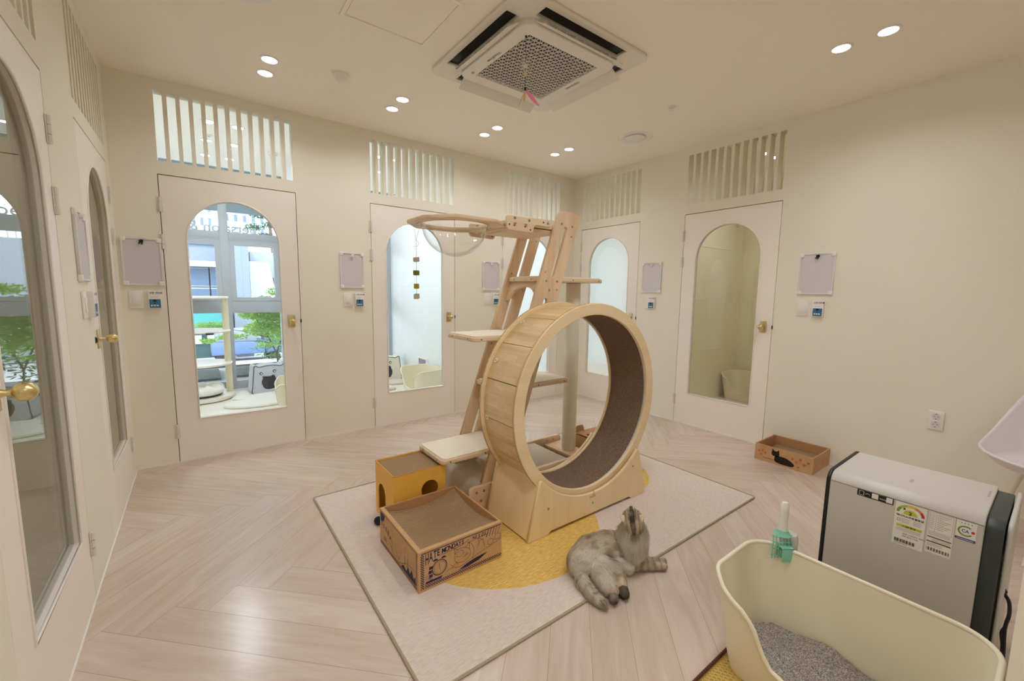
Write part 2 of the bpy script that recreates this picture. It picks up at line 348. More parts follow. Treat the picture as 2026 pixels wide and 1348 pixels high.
def floor_mat():
    T = NT('pale_oak_herringbone'); b = T.n('ShaderNodeBsdfPrincipled'); T.l(b.outputs[0], T.out.inputs[0])
    uv = T.n('ShaderNodeUVMap', _uv_map='UVMap'); at = T.n('ShaderNodeAttribute', _attribute_name='tone')
    off = T.n('ShaderNodeVectorMath', _operation='SCALE'); off.inputs[3].default_value = 37.0; T.l(at.outputs['Color'], off.inputs[0])
    ad = T.n('ShaderNodeVectorMath', _operation='ADD'); T.l(uv.outputs[0], ad.inputs[0]); T.l(off.outputs[0], ad.inputs[1])
    mp = T.n('ShaderNodeMapping'); mp.inputs['Scale'].default_value = (1.3, 9, 1); T.l(ad.outputs[0], mp.inputs[0])
    n1 = T.n('ShaderNodeTexNoise'); n1.inputs['Scale'].default_value = 2.2; n1.inputs['Detail'].default_value = 6; n1.inputs['Distortion'].default_value = 1.1; T.l(mp.outputs[0], n1.inputs['Vector'])
    mp2 = T.n('ShaderNodeMapping'); mp2.inputs['Scale'].default_value = (6, 160, 1); T.l(ad.outputs[0], mp2.inputs[0])
    n2 = T.n('ShaderNodeTexNoise'); n2.inputs['Scale'].default_value = 1.5; n2.inputs['Detail'].default_value = 4; T.l(mp2.outputs[0], n2.inputs['Vector'])
    ma = T.n('ShaderNodeMath', _operation='MULTIPLY_ADD'); ma.inputs[1].default_value = 0.35; T.l(n2.outputs['Fac'], ma.inputs[0]); T.l(n1.outputs['Fac'], ma.inputs[2])
    sp = T.n('ShaderNodeSeparateColor'); T.l(at.outputs['Color'], sp.inputs[0])
    mb = T.n('ShaderNodeMath', _operation='MULTIPLY_ADD'); mb.inputs[1].default_value = 0.22; T.l(sp.outputs[0], mb.inputs[0]); T.l(ma.outputs[0], mb.inputs[2])
    cr = T.n('ShaderNodeValToRGB'); e = cr.color_ramp.elements; e[0].position = 0.5; e[0].color = lin((216, 201, 188)); e[1].position = 1.0; e[1].color = lin((199, 180, 164))
    T.l(mb.outputs[0], cr.inputs[0])
    # seams between planks from the plank's own UV
    s2 = T.n('ShaderNodeSeparateXYZ'); T.l(uv.outputs[0], s2.inputs[0])
    def edge(o, w_):
        a = T.n('ShaderNodeMath', _operation='SUBTRACT'); a.inputs[1].default_value = w_ / 2; T.l(o, a.inputs[0])
        c = T.n('ShaderNodeMath', _operation='ABSOLUTE'); T.l(a.outputs[0], c.inputs[0])
        g = T.n('ShaderNodeMath', _operation='GREATER_THAN'); g.inputs[1].default_value = w_ / 2 - 0.0009; T.l(c.outputs[0], g.inputs[0]); return g
    g1 = edge(s2.outputs[0], 1.2); g2 = edge(s2.outputs[1], 0.15)
    mxm = T.n('ShaderNodeMath', _operation='MAXIMUM'); T.l(g1.outputs[0], mxm.inputs[0]); T.l(g2.outputs[0], mxm.inputs[1])
    mx = T.n('ShaderNodeMix', _data_type='RGBA'); mx.inputs[7].default_value = lin((170, 148, 128)); T.l(mxm.outputs[0], mx.inputs[0]); T.l(cr.outputs[0], mx.inputs[6])
    T.l(mx.outputs[2], b.inputs['Base Color'])
    b.inputs['Roughness'].default_value = 0.21; b.inputs['Specular IOR Level'].default_value = 0.65
    bp = T.n('ShaderNodeBump'); bp.inputs['Strength'].default_value = 0.12; bp.inputs['Distance'].default_value = 0.001; T.l(n2.outputs['Fac'], bp.inputs['Height']); T.l(bp.outputs[0], b.inputs['Normal'])
    return T.m
struct('floor', herringbone(), floor_mat())
# ------------------------------------------------------------------ setting: walls with door and transom openings
DW = 0.838; G1, G2 = 2.577, 2.125
back_doors = [-0.161, 1.275, 2.711]                 # left edge u (x)
right_doors = [-3.678, -2.323]                      # u = -y
left_doors = [1.449, 2.806]                         # u = y
def wall_loops(u0, u1, doors):
    lp = [rect(u0, 0, u1, H)]
    for d in doors:
        lp.append(rect(d - .004, 0.0005, d + DW + .004, DT + .004))
        lp.append(rect(d + .004, G2, d + DW - .008, G1))
    return lp
def wall(name, fr, u0, u1, doors, mat='wall'):
    return struct(name, plate(wall_loops(u0, u1, doors), TW, 0, fr @ T3((0, 0, -TW / 2))), mat)
wall('wall_back', FB, L_ - .09, R_ + .09, back_doors)
wall('wall_right', FR, -D, 2.2, right_doors)
wall('wall_left', FL, -2.2, D, left_doors)
struct('wall_front', B().box(1.3, -0.55, 0, 1.42, 0.008, H).mesh(), 'wall')
struct('wall_corridor', B().box(L_ - .09, -2.3, 0, R_ + .09, -2.2, H).mesh(), 'wall')
struct('ceiling', B().box(-3.2, -2.4, H, 6.4, 6.03, H + .16).mesh(), 'ceil')
struct('ceiling_window_recess', B().box(-3.2, 6.03, 2.78, 6.4, 6.43, H + .16).mesh(), 'ceil')
# slatted transoms over every door
def _tf(me, mt): me.transform(mt); return me
def transom(i, fr, d):
    u0, u1 = d + .004, d + DW - .008; a = (u1 - u0 - 11 * .0232) / 12; b = B()
    for k in range(11):
        x = u0 + a * (k + 1) + .0232 * k; b.box(x, G2 - .002, -TW + .002, x + .0232, G1 + .002, -.0005)
    struct('trim_%d' % i, _tf(b.mesh(), fr), 'wall')
k = 1
for fr, ds in ((FL, left_doors), (FB, back_doors), (FR, right_doors)):
    for d in ds: transom(k, fr, d); k += 1
# thin sealing strip along wall feet
struct('baseboard_back', B().box(L_, D - .006, 0, R_, D - .0002, .006).mesh(), 'white')
struct('baseboard_right', B().box(R_ - .006, 0.01, 0, R_ - .0002, D, .006).mesh(), 'white')
struct('baseboard_left', B().box(L_ + .0002, 1.0, 0, L_ + .006, D, .006).mesh(), 'white')
# ------------------------------------------------------------------ doors
def door(i, fr, d, hinge_left, glass='glass'):
    b = B(); ar = arch(d + .131, d + DW - .128, .31, 1.905)
    b.add(plate([rrect(d, .006, d + DW, DT - .002, .003, 2), ar], .04, .0015), T3((0, 0, -.02)))
    b.tube([(p[0], p[1], 0.0) for p in ar], .0055, 8, closed=True)
    b.tube([(p[0], p[1], -.03) for p in ar], .006, 6, closed=True)
    dr = tag(obj('door_%d' % i, b.mesh(), 'door'), kind='structure'); dr.matrix_basis = fr
    g = B().box(d - .006, .002, -.05, d + .002, DT + .004, -.035).box(d + DW - .002, .002, -.05, d + DW + .006, DT + .004, -.035).box(d - .006, DT - .004, -.05, d + DW + .006, DT + .006, -.035).box(d, .001, -.046, d + DW, .01, -.036)
    obj('door_gap_strip', g.mesh(), 'gap', dr)  # dark strips set behind the gap around the leaf
    obj('door_glass', plate([arch(d + .126, d + DW - .123, .305, 1.91)], .005, 0, T3((0, 0, -.022))), glass, dr)
    he = d if hinge_left else d + DW; s = -1 if hinge_left else 1
    for z in (1.835, 1.585, .235):
        h = B().box(he - .016 + s * .004, z - .05, 0.001, he + .016 + s * .004, z + .05, .004, .001)
        for q in range(3): h.cyl((he + s * .002, z - .05 + q * .034, .008), (he + s * .002, z - .05 + q * .034 + .031, .008), .007, n=12)
        for q in (-.03, .03): h.cyl((he + s * .013, z + q, .004), (he + s * .013, z + q, .0052), .003, n=8)
        obj('hinge', h.mesh(), 'hinge', dr)
    ke = d + DW - .067 if hinge_left else d + .067
    pl_ = obj('handle_plate', B().box(ke - .026, .968, 0, ke + .026, 1.062, .006, .002).mesh(), 'brass', dr)
    kb = B().lathe([(0, 0), (.012, 0), (.012, .006), (.008, .012), (.008, .026)] + [(.0235 * math.sin(math.radians(a_)), .047 - .0235 * math.cos(math.radians(a_))) for a_ in range(22, 180, 14)] + [(0, .0705)], 28, T3((ke, 1.015, .005)))
    obj('door_knob', kb.mesh(), 'brass', pl_)
    e = d + DW if hinge_left else d; se = 1 if hinge_left else -1
    obj('latch', B().box(e - .003 + se * .003, 1.0, -.004, e + .003 + se * .003, 1.03, .004, .001).cyl((e + se * .003, 1.004, .003), (e + se * .003, 1.026, .003), .0045, n=10).mesh(), 'dark', dr)
    return dr
door(1, FL, left_doors[0], False, 'glass_side'); door(2, FL, left_doors[1], False, 'glass_side')
for j, d in enumerate(back_doors): door(3 + j, FB, d, True)
for j, d in enumerate(right_doors): door(6 + j, FR, d, True)

# ------------------------------------------------------------------ inner cabins behind the doors
YW = 6.30
struct('floor_back_cabins', B().box(-.55, D + .05, -.05, 6.2, YW + .12, 0.0).mesh(), 'laminate')
struct('floor_side_cabins', B().box(R_ + .05, 1.0, -.05, 6.2, D + .05, -0.0002).mesh(), 'laminate')
struct('floor_left_cabins', B().box(-2.6, 1.1, -.05, L_ - .05, D + .1, -0.0002).mesh(), 'laminate')
for nm, bx, mt_ in (('wall_cabin_1', (.94, D + .09, .99, YW), 'wall_in'), ('wall_cabin_2', (2.40, D + .09, 2.45, YW), 'wall_in'), ('wall_cabin_3', (R_ + .06, D + .09, R_ + .12, YW), 'wall_in'), ('wall_cabin_0', (-.55, D + .09, -.49, YW), 'wall_in'),
                    ('wall_cabin_4', (R_ + .09, 2.585, 5.75, 2.64), 'wall_tile'), ('wall_cabin_5', (5.62, 1.2, 5.70, 2.60), 'wall_tile'), ('wall_cabin_6', (R_ + .09, 1.15, 5.7, 1.22), 'wall_tile'), ('wall_cabin_7', (5.9, 2.6, 6.0, YW), 'wall_in'),
                    ('wall_cabin_8', (-2.6, 1.1, -2.5, D + .1), 'wall_tile'), ('wall_cabin_9', (-2.6, 1.05, L_ - .09, 1.15), 'wall_tile'), ('wall_cabin_10', (-2.5, 2.52, L_ - .09, 2.58), 'wall_tile'), ('wall_cabin_11', (-2.5, D, L_ - .09, D + .1), 'wall_tile')):
    x0, y0, x1, y1 = bx; struct(nm, B().box(x0, y0, 0, x1, y1, H).mesh(), mt_)
# panel joints on the cream cabin wall
pj = B()
for z in (.62, 1.22, 1.82): pj.box(R_ + .1, 2.582, z - .002, 5.62, 2.5855, z + .002).box(5.617, 1.22, z - .002, 5.6205, 2.585, z + .002)
struct('trim_panel_joints', pj.mesh(), 'wall')
# street windows
def window(i, x0, x1, xm):
    b = B()
    b.box(x0 + .05, YW, 0, x1 - .05, YW + .1, .10, .004).box(x0 + .05, YW, .965, x1 - .05, YW + .1, 1.115, .004).box(x0 + .05, YW, 1.875, x1 - .05, YW + .1, 1.955, .004)
    b.box(xm - .045, YW - .01, 0, xm + .045, YW + .1, 2.775, .004)
    b.box(x0, YW, 0, x0 + .05, YW + .1, 2.775).box(x1 - .05, YW, 0, x1, YW + .1, 2.775)
    for a, c in ((x0 + .05, xm - .045), (xm + .045, x1 - .05)):      # sashes in the middle row
        b.add(plate([rect(a, 1.115, c, 1.875), rect(a + .055, 1.16, c - .055, 1.80)], .05), frame((0, YW + .02, 0), (1, 0, 0), (0, 0, 1)))
        b.box(a, YW - .008, 1.86, c, YW, 1.87)
    w_ = struct('window_%d' % i, b.mesh(), 'frame_win')
    obj('window_glass', B().box(x0 + .03, YW + .055, .05, x1 - .03, YW + .06, 2.775).mesh(), 'glass', w_)
    return w_
window(1, -.49, .94, .31); window(2, .99, 2.40, 1.70); window(3, 2.45, 3.86, 3.15); window(4, 3.93, 5.9, 4.9)

# ------------------------------------------------------------------ recessed downlights and added fill lamps
def downlight(x, y, label, group, first=[None]):
    if first[0] is None:
        t = thing('ceiling_downlight', label, 'ceiling light', (x, y, H), group)
        obj('trim_ring', B().lathe([(.040, -.001), (.042, -.006), (.052, -.004), (.054, 0), (.040, 0)], 32).mesh(), 'white', t)
        obj('lamp_lens', B().lathe([(0, -.0030), (.041, -.0030)], 32).mesh(), 'lens', t)
        first[0] = t
    else:
        t = copy_tree(first[0]); t.location = (x, y, H); t['label'] = label; t['group'] = group
    return t
def lamp(x, y, w_=1.0, col=WARM):
    l = bpy.data.lights.new('downlight_or_fill_lamp', 'AREA'); l.shape = 'DISK'; l.size = .08; l.energy = LAMP_W * w_; l.color = col; l.spread = math.radians(150)
    o = bpy.data.objects.new('downlight_or_fill_lamp', l); COL.objects.link(o); o.location = (x, y, H - .008)
XS = (.436, 1.277, 2.113, 2.951)
cols = ('above the first back door', 'left of the air conditioner', 'behind the air conditioner', 'nearest the far corner')
for i, x in enumerate(XS):
    for j, y in enumerate((3.262, 3.062)):
        downlight(x, y, 'round recessed downlight %s, %s one of its pair' % (cols[i], ('wall side', 'room side')[j]), 'downlights along the back wall'); lamp(x, y, .72)
for i, x in enumerate(XS):
    for j, y in enumerate((.92, .72)):
        if i == 3: downlight(x, y, 'round recessed downlight over the right wall, %s of the two' % ('farther', 'nearer')[j], 'downlights on the right side')
        lamp(x, y, 1.45 if i == 0 else .98)
for x in (.1, .9): lamp(x, -1.2, 2.4)  # unseen fill behind the camera, added to brighten the room, no fixture
for n_, xs in ((1, (.16, .37)), (2, (1.60, 1.79))):
    for j, y in enumerate((4.47, 5.03, 5.58)):
        for q, x in enumerate(xs):
            downlight(x, y, 'downlight in cabin ceiling seen through slats above %s back door, %s row, %s' % (('first', 'second')[n_ - 1], ('front', 'middle', 'rear')[j], ('left', 'right')[q]), 'downlights inside the back cabins')
for x in (.26, 1.70, 3.15):
    for y in (4.47, 5.03, 5.58): lamp(x, y, 2.3, (.86, .94, 1.0))
for j, x in enumerate((4.51, 4.70)): downlight(x, 1.94, 'small bright downlight seen through slats above right door, %s' % ('left', 'right')[j], 'downlights in the right cabin')
lamp(4.6, 1.94, 2.0); lamp(4.8, 3.4, 3.0, (1, .98, .95)); lamp(4.8, 5.0, 2.5, (.98, .99, 1)); lamp(-1.4, 1.9, 1.3); lamp(-1.4, 3.2, 2.0)  # first serves the right cabin pair; the rest are unseen fill added to brighten cabins

# ------------------------------------------------------------------ ceiling fittings
def aircon():
    cx, cy = 1.72, 2.092; h = .4725
    t = thing('ceiling_air_conditioner', 'square four way ceiling cassette air conditioner with triangular lattice grille', 'air conditioner', (cx, cy, H))
    sl = [rect(-.30, .365, .30, .435), rect(-.30, -.435, .30, -.365), rect(.365, -.30, .435, .30), rect(-.435, -.30, -.365, .30)]
    obj('outer_frame', plate([rrect(-h, -h, h, h, .05)] + sl, .022, .006, T3((0, 0, -.011))), 'acwhite', t)
    duct = B()
    for a in range(4):
        mt = Matrix.Rotation(a * PI / 2, 4, 'Z')
        duct.box(-.30, .360, -.006, .30, .440, -.002, mt=mt)
    obj('air_duct', duct.mesh(), 'dark', t)
    z = -.052
    pn = B().add(plate([rrect(-.345, -.345, .345, .345, .075), rect(-.258, -.258, .258, .258)], .034, .006), T3((0, 0, -.035)))
    p = obj('centre_panel', pn.mesh(), 'acwhite', t)
    obj('grille_back', B().box(-.258, -.258, -.030, .258, .258, -.026).mesh(), 'dark', p)
    g = B(); S = .256; st = .0345; dirs = [(1, 0), (.5, .866), (.5, -.866)]
    for dx, dy in dirs:
        nx, ny = -dy, dx
        for q in range(-12, 13):
            o = q * st * .866
            # clip the infinite bar to the square
            t0, t1 = -1, 1
            for (pp, dd) in ((nx * o, dx), (ny * o, dy)):
                if abs(dd) < 1e-6:
                    if abs(pp) > S: t1 = t0
                    continue
                a_, b_ = (-S - pp) / dd, (S - pp) / dd; a_, b_ = min(a_, b_), max(a_, b_); t0, t1 = max(t0, a_), min(t1, b_)
            if t1 - t0 < .02: continue
            c = Vector((nx * o + dx * (t0 + t1) / 2, ny * o + dy * (t0 + t1) / 2, -.050)); ln = (t1 - t0) / 2
            g.box(-ln, -.0018, -.002, ln, .0018, .002, mt=T3(c) @ Matrix.Rotation(math.atan2(dy, dx), 4, 'Z'))
    obj('intake_grille', g.mesh(), 'acwhite', p)
    for a in range(4):
        f = B().box(-.295, 0, -.003, .295, .078, .003, .002, mt=Matrix.Rotation(a * PI / 2, 4, 'Z') @ T3((0, .352, -.040)) @ Matrix.Rotation(math.radians(-33), 4, 'X'))
        for q in range(9):
            f.box(-.002, .0, 0, .002, .05, .014, mt=Matrix.Rotation(a * PI / 2, 4, 'Z') @ T3((-.26 + q * .065, .355, -.040)) @ Matrix.Rotation(math.radians(-33), 4, 'X'))
        obj('air_flap', f.mesh(), 'acwhite', t)
    def mark(body, u, v, rot, size):
        obj('lettering', text_mesh(body, size, T3((u, v, -.0535)) @ Matrix.Rotation(rot, 4, 'Z') @ Matrix.Rotation(PI, 4, 'X'), align='CENTER'), 'steel_dark', p)
    mark('SAMSUNG', .30, -.02, -PI / 2, .026); mark('WindFree', -.30, .02, PI / 2, .030); mark('360', -.30, .24, PI / 2, .02)
    return t
aircon()
def rings(name, label, cat, x, y, prof, mat, inner=None, innermat=None):
    t = thing(name, label, cat, (x, y, H)); obj('housing', B().lathe(prof, 40).mesh(), mat, t)
    if inner: obj('inner_disc', B().lathe(inner, 40).mesh(), innermat or mat, t)
    return t
rings('air_diffuser', 'round white ceiling air diffuser near the right wall', 'vent', 3.19, 2.477, [(.095, .0), (.10, -.004), (.13, -.010), (.145, -.006), (.148, 0)], 'white', [(0, -.022), (.07, -.020), (.088, -.010), (.085, -.002)])
rings('air_diffuser', 'round white ceiling air diffuser cut off by the top edge of the photo', 'vent', .235, 2.40, [(.095, .0), (.10, -.004), (.13, -.010), (.145, -.006), (.148, 0)], 'white', [(0, -.022), (.07, -.020), (.088, -.010), (.085, -.002)])
rings('smoke_detector', 'white smoke detector on the ceiling left of the air conditioner', 'smoke detector', .832, 2.978, [(.052, 0), (.052, -.010), (.044, -.016), (.040, -.034), (.030, -.040), (0, -.042)], 'white')
rings('smoke_detector', 'white smoke detector in the cabin seen through the first back slats', 'smoke detector', .71, 5.06, [(.052, 0), (.052, -.010), (.044, -.016), (.040, -.034), (.030, -.040), (0, -.042)], 'white')
rings('fire_sprinkler', 'small white sprinkler cap on the ceiling right of the air conditioner', 'sprinkler', 2.892, 1.933, [(.034, 0), (.034, -.004), (.026, -.007), (.012, -.007), (.011, -.02), (.022, -.022), (0, -.024)], 'white')
rings('fire_sprinkler', 'small sprinkler cap among the cabin downlights', 'sprinkler', .176, 4.86, [(.034, 0), (.034, -.004), (.026, -.007), (.012, -.007), (.011, -.02), (.022, -.022), (0, -.024)], 'white')
tag(obj('access_hatch', B().add(plate([rect(.655, 1.905, 1.115, 2.36), rect(.675, 1.925, 1.095, 2.34)], .006, .001), T3((0, 0, H - .003))).add(plate([rect(.680, 1.930, 1.090, 2.335)], .004, .001), T3((0, 0, H - .001))).mesh(), 'ceil'), 'square flush access hatch in the ceiling left of the air conditioner', 'hatch')

# ------------------------------------------------------------------ wall fittings
def whiteboard(fr, u0, v0, u1, v1, label, magnet):
    t = thing('whiteboard', label, 'whiteboard', fr @ T3((u0, v0, 0)), 'whiteboards beside the doors'); w_, h_ = u1 - u0, v1 - v0
    obj('writing_surface', B().box(.008, .008, .001, w_ - .008, h_ - .008, .008).mesh(), 'board', t)
    obj('board_frame', plate([rect(0, 0, w_, h_), rect(.010, .010, w_ - .010, h_ - .010)], .012, .001, T3((0, 0, .0065))), 'boardframe', t)
    for x in (0, w_ - .024):
        for y in (0, h_ - .024): obj('corner_cap', B().box(x - .003, y - .003, .0, x + .027, y + .027, .015, .004).mesh(), 'white', t)
    mg = B().cyl((w_ * .5, h_ * .93, .008), (w_ * .5, h_ * .93, .022), .012, .008, n=14).tube([(w_ * .5, h_ * .93, .02), (w_ * .5 - .012, h_ * .93 - .018, .022), (w_ * .5 + .004, h_ * .93 - .022, .02), (w_ * .5 + .01, h_ * .93 + .01, .02)], .004, 6)
    obj('magnet_hook', mg.mesh(), magnet, t)
def switch(fr, u, v, label):
    t = thing('light_switch', label, 'switch', fr @ T3((u, v, 0)), 'light switches beside the doors')
    obj('switch_plate', B().box(-.036, -.06, 0, .036, .06, .008, .003).mesh(), 'white', t)
    obj('rocker', B().box(-.021, -.034, .007, .021, .034, .012, .002).box(.012, -.012, .012, .0145, .008, .0135).mesh(), 'white', t)
def thermostat(fr, u, v, label):
    t = thing('wall_controller', label, 'controller', fr @ T3((u, v, 0)), 'blue faced controllers beside the doors')
    obj('casing', B().box(-.036, -.060, 0, .036, .060, .026, .004).mesh(), 'white', t)
    k = Ink(); k.w = .0265
    k.mi = 0; k.rect(-.030, -.055, .030, .004); k.mi = 1; k.w = .027; k.rect(-.010, -.012, .008, .0); k.rect(-.006, -.026, .002, -.020)
    k.mi = 2
    for x in (-.018, -.003, .012): k.rect(x - .005, -.043, x + .006, -.034)
    k.mi = 3; k.text('난방 컨트롤', -.026, .042, .014, bold=.0002)
    k.mi = 1; k.text('TIMER CONTROL', -.02, .018, .005)
    obj('control_face', k.mesh(), ['blue', 'dark', 'white', 'ink'], t)
for args in ((FB, -.380, 1.285, -.172, 1.60, 'whiteboard with black hook left of the first back door, beside the corner', 'dark'),
             (FB, 1.000, 1.290, 1.200, 1.592, 'whiteboard between the first and second back doors', 'white'),
             (FB, 2.450, 1.290, 2.665, 1.595, 'whiteboard on back wall seen left of the ladder, below the clear bowl side', 'white'),
             (FR, -2.774, 1.290, -2.546, 1.598, 'whiteboard between the two doors of the right wall', 'white'),
             (FR, -1.318, 1.290, -1.090, 1.600, 'whiteboard with black hook on right wall past the last door', 'dark'),
             (FL, 2.555, 1.295, 2.765, 1.598, 'whiteboard seen nearly edge on between the two left doors', 'white')): whiteboard(*args)
for args in ((FB, -.325, 1.188, 'white light switch left of the first back door'), (FB, 1.058, 1.188, 'white light switch left of the second back door'), (FB, 2.510, 1.195, 'white light switch left of the ladder on the back wall'),
             (FR, -2.70, 1.184, 'white light switch half behind controller between right wall doors'), (FR, -1.275, 1.182, 'white light switch on right wall past the last door'), (FL, 2.615, 1.19, 'white light switch between the two left doors')): switch(*args)
for args in ((FB, -.228, 1.186, 'small blue and white controller left of the first back door'), (FB, 1.152, 1.186, 'small blue and white controller left of the second back door'), (FB, 2.612, 1.195, 'small blue and white controller left of ladder on back wall'),
             (FR, -2.640, 1.184, 'small blue and white controller between right wall doors'), (FR, -1.168, 1.180, 'small blue and white controller on right wall past last door'), (FL, 2.72, 1.19, 'controller seen edge on between the two left doors')): thermostat(*args)
t = thing('wall_socket', 'white double wall socket on the right wall above the appliance', 'socket', FR @ T3((-.465, .485, 0)))
obj('socket_plate', B().box(-.038, -.062, 0, .038, .062, .010, .004).mesh(), 'white', t)
for z in (.026, -.026):
    s_ = obj('socket_face', B().cyl((0, z, .0095), (0, z, .0115), .021, n=26).mesh(), 'boardframe', t)
    h = B()
    for q in (-.009, .009): h.cyl((q, z, .011), (q, z, .0122), .003, n=10)
    obj('pin_hole', h.mesh(), 'orangeprint', s_)
    for q in (-.016, .016): obj('earth_clip', B().box(-.004, z + q - .0015, .0112, .004, z + q + .0015, .0123).mesh(), 'dark', s_)

# ------------------------------------------------------------------ rug
def rug():
    T = NT('pink_rug_with_yellow_circle'); b = T.n('ShaderNodeBsdfPrincipled'); T.l(b.outputs[0], T.out.inputs[0]); b.inputs['Roughness'].default_value = .95
    tc = T.n('ShaderNodeTexCoord'); sp = T.n('ShaderNodeSeparateXYZ'); T.l(tc.outputs['Object'], sp.inputs[0])
    mp = T.n('ShaderNodeMapping'); mp.inputs['Scale'].default_value = (30, 260, 1); T.l(tc.outputs['Object'], mp.inputs[0])
    nz = T.n('ShaderNodeTexNoise'); nz.inputs['Scale'].default_value = 1; nz.inputs['Detail'].default_value = 5; T.l(mp.outputs[0], nz.inputs['Vector'])
    def dist(cx, cy):
        v = T.n('ShaderNodeVectorMath', _operation='DISTANCE'); cb = T.n('ShaderNodeCombineXYZ'); T.l(sp.outputs[0], cb.inputs[0]); T.l(sp.outputs[1], cb.inputs[1]); T.l(cb.outputs[0], v.inputs[0]); v.inputs[1].default_value = (cx, cy, 0); return v.outputs['Value']
    n2 = T.n('ShaderNodeTexNoise'); n2.inputs['Scale'].default_value = 90; T.l(tc.outputs['Object'], n2.inputs['Vector'])
    d = T.n('ShaderNodeMath', _operation='MULTIPLY_ADD'); d.inputs[1].default_value = .010; T.l(n2.outputs['Fac'], d.inputs[0]); T.l(dist(1.28, 1.835), d.inputs[2])
    disc = T.n('ShaderNodeMath', _operation='LESS_THAN'); disc.inputs[1].default_value = .577; T.l(d.outputs[0], disc.inputs[0])
    d2 = T.n('ShaderNodeMath', _operation='SUBTRACT'); T.l(dist(2.22, 1.92), d2.inputs[0]); d2.inputs[1].default_value = .335
    ab = T.n('ShaderNodeMath', _operation='ABSOLUTE'); T.l(d2.outputs[0], ab.inputs[0])
    ring = T.n('ShaderNodeMath', _operation='LESS_THAN'); ring.inputs[1].default_value = .018; T.l(ab.outputs[0], ring.inputs[0])
    mxm = T.n('ShaderNodeMath', _operation='MAXIMUM'); T.l(disc.outputs[0], mxm.inputs[0]); T.l(ring.outputs[0], mxm.inputs[1])
    def two(c1, c2):
        mr = T.n('ShaderNodeMapRange'); mr.inputs[1].default_value = .38; mr.inputs[2].default_value = .62; T.l(nz.outputs['Fac'], mr.inputs[0])
        m_ = T.n('ShaderNodeMix', _data_type='RGBA'); m_.inputs[6].default_value = lin(c1); m_.inputs[7].default_value = lin(c2); T.l(mr.outputs[0], m_.inputs[0]); return m_.outputs[2]
    fin = T.n('ShaderNodeMix', _data_type='RGBA'); T.l(mxm.outputs[0], fin.inputs[0]); T.l(two((224, 210, 200), (210, 193, 183)), fin.inputs[6]); T.l(two((234, 200, 116), (206, 166, 80)), fin.inputs[7])
    T.l(fin.outputs[2], b.inputs['Base Color'])
    bp = T.n('ShaderNodeBump'); bp.inputs['Strength'].default_value = .5; bp.inputs['Distance'].default_value = .002; T.l(nz.outputs['Fac'], bp.inputs['Height']); T.l(bp.outputs[0], b.inputs['Normal'])
    x0, y0, x1, y1 = .505, 1.092, 2.762, 2.668
    r = obj('area_rug', B().box(x0 + .004, y0 + .004, .0005, x1 - .004, y1 - .004, .007).mesh(), T.m)
    tag(r, 'pale pink woven area rug with a large yellow circle under the cat wheel', 'rug')
    pts = rrect(x0, y0, x1, y1, .012, 4)
    obj('bound_edge', B().tube([(p[0], p[1], .0055) for p in pts], .0055, 8, closed=True).mesh(), pbr('rug_binding', (170, 158, 134), .9, noise=.15, nscale=300), r)
rug()
ZR = .0072
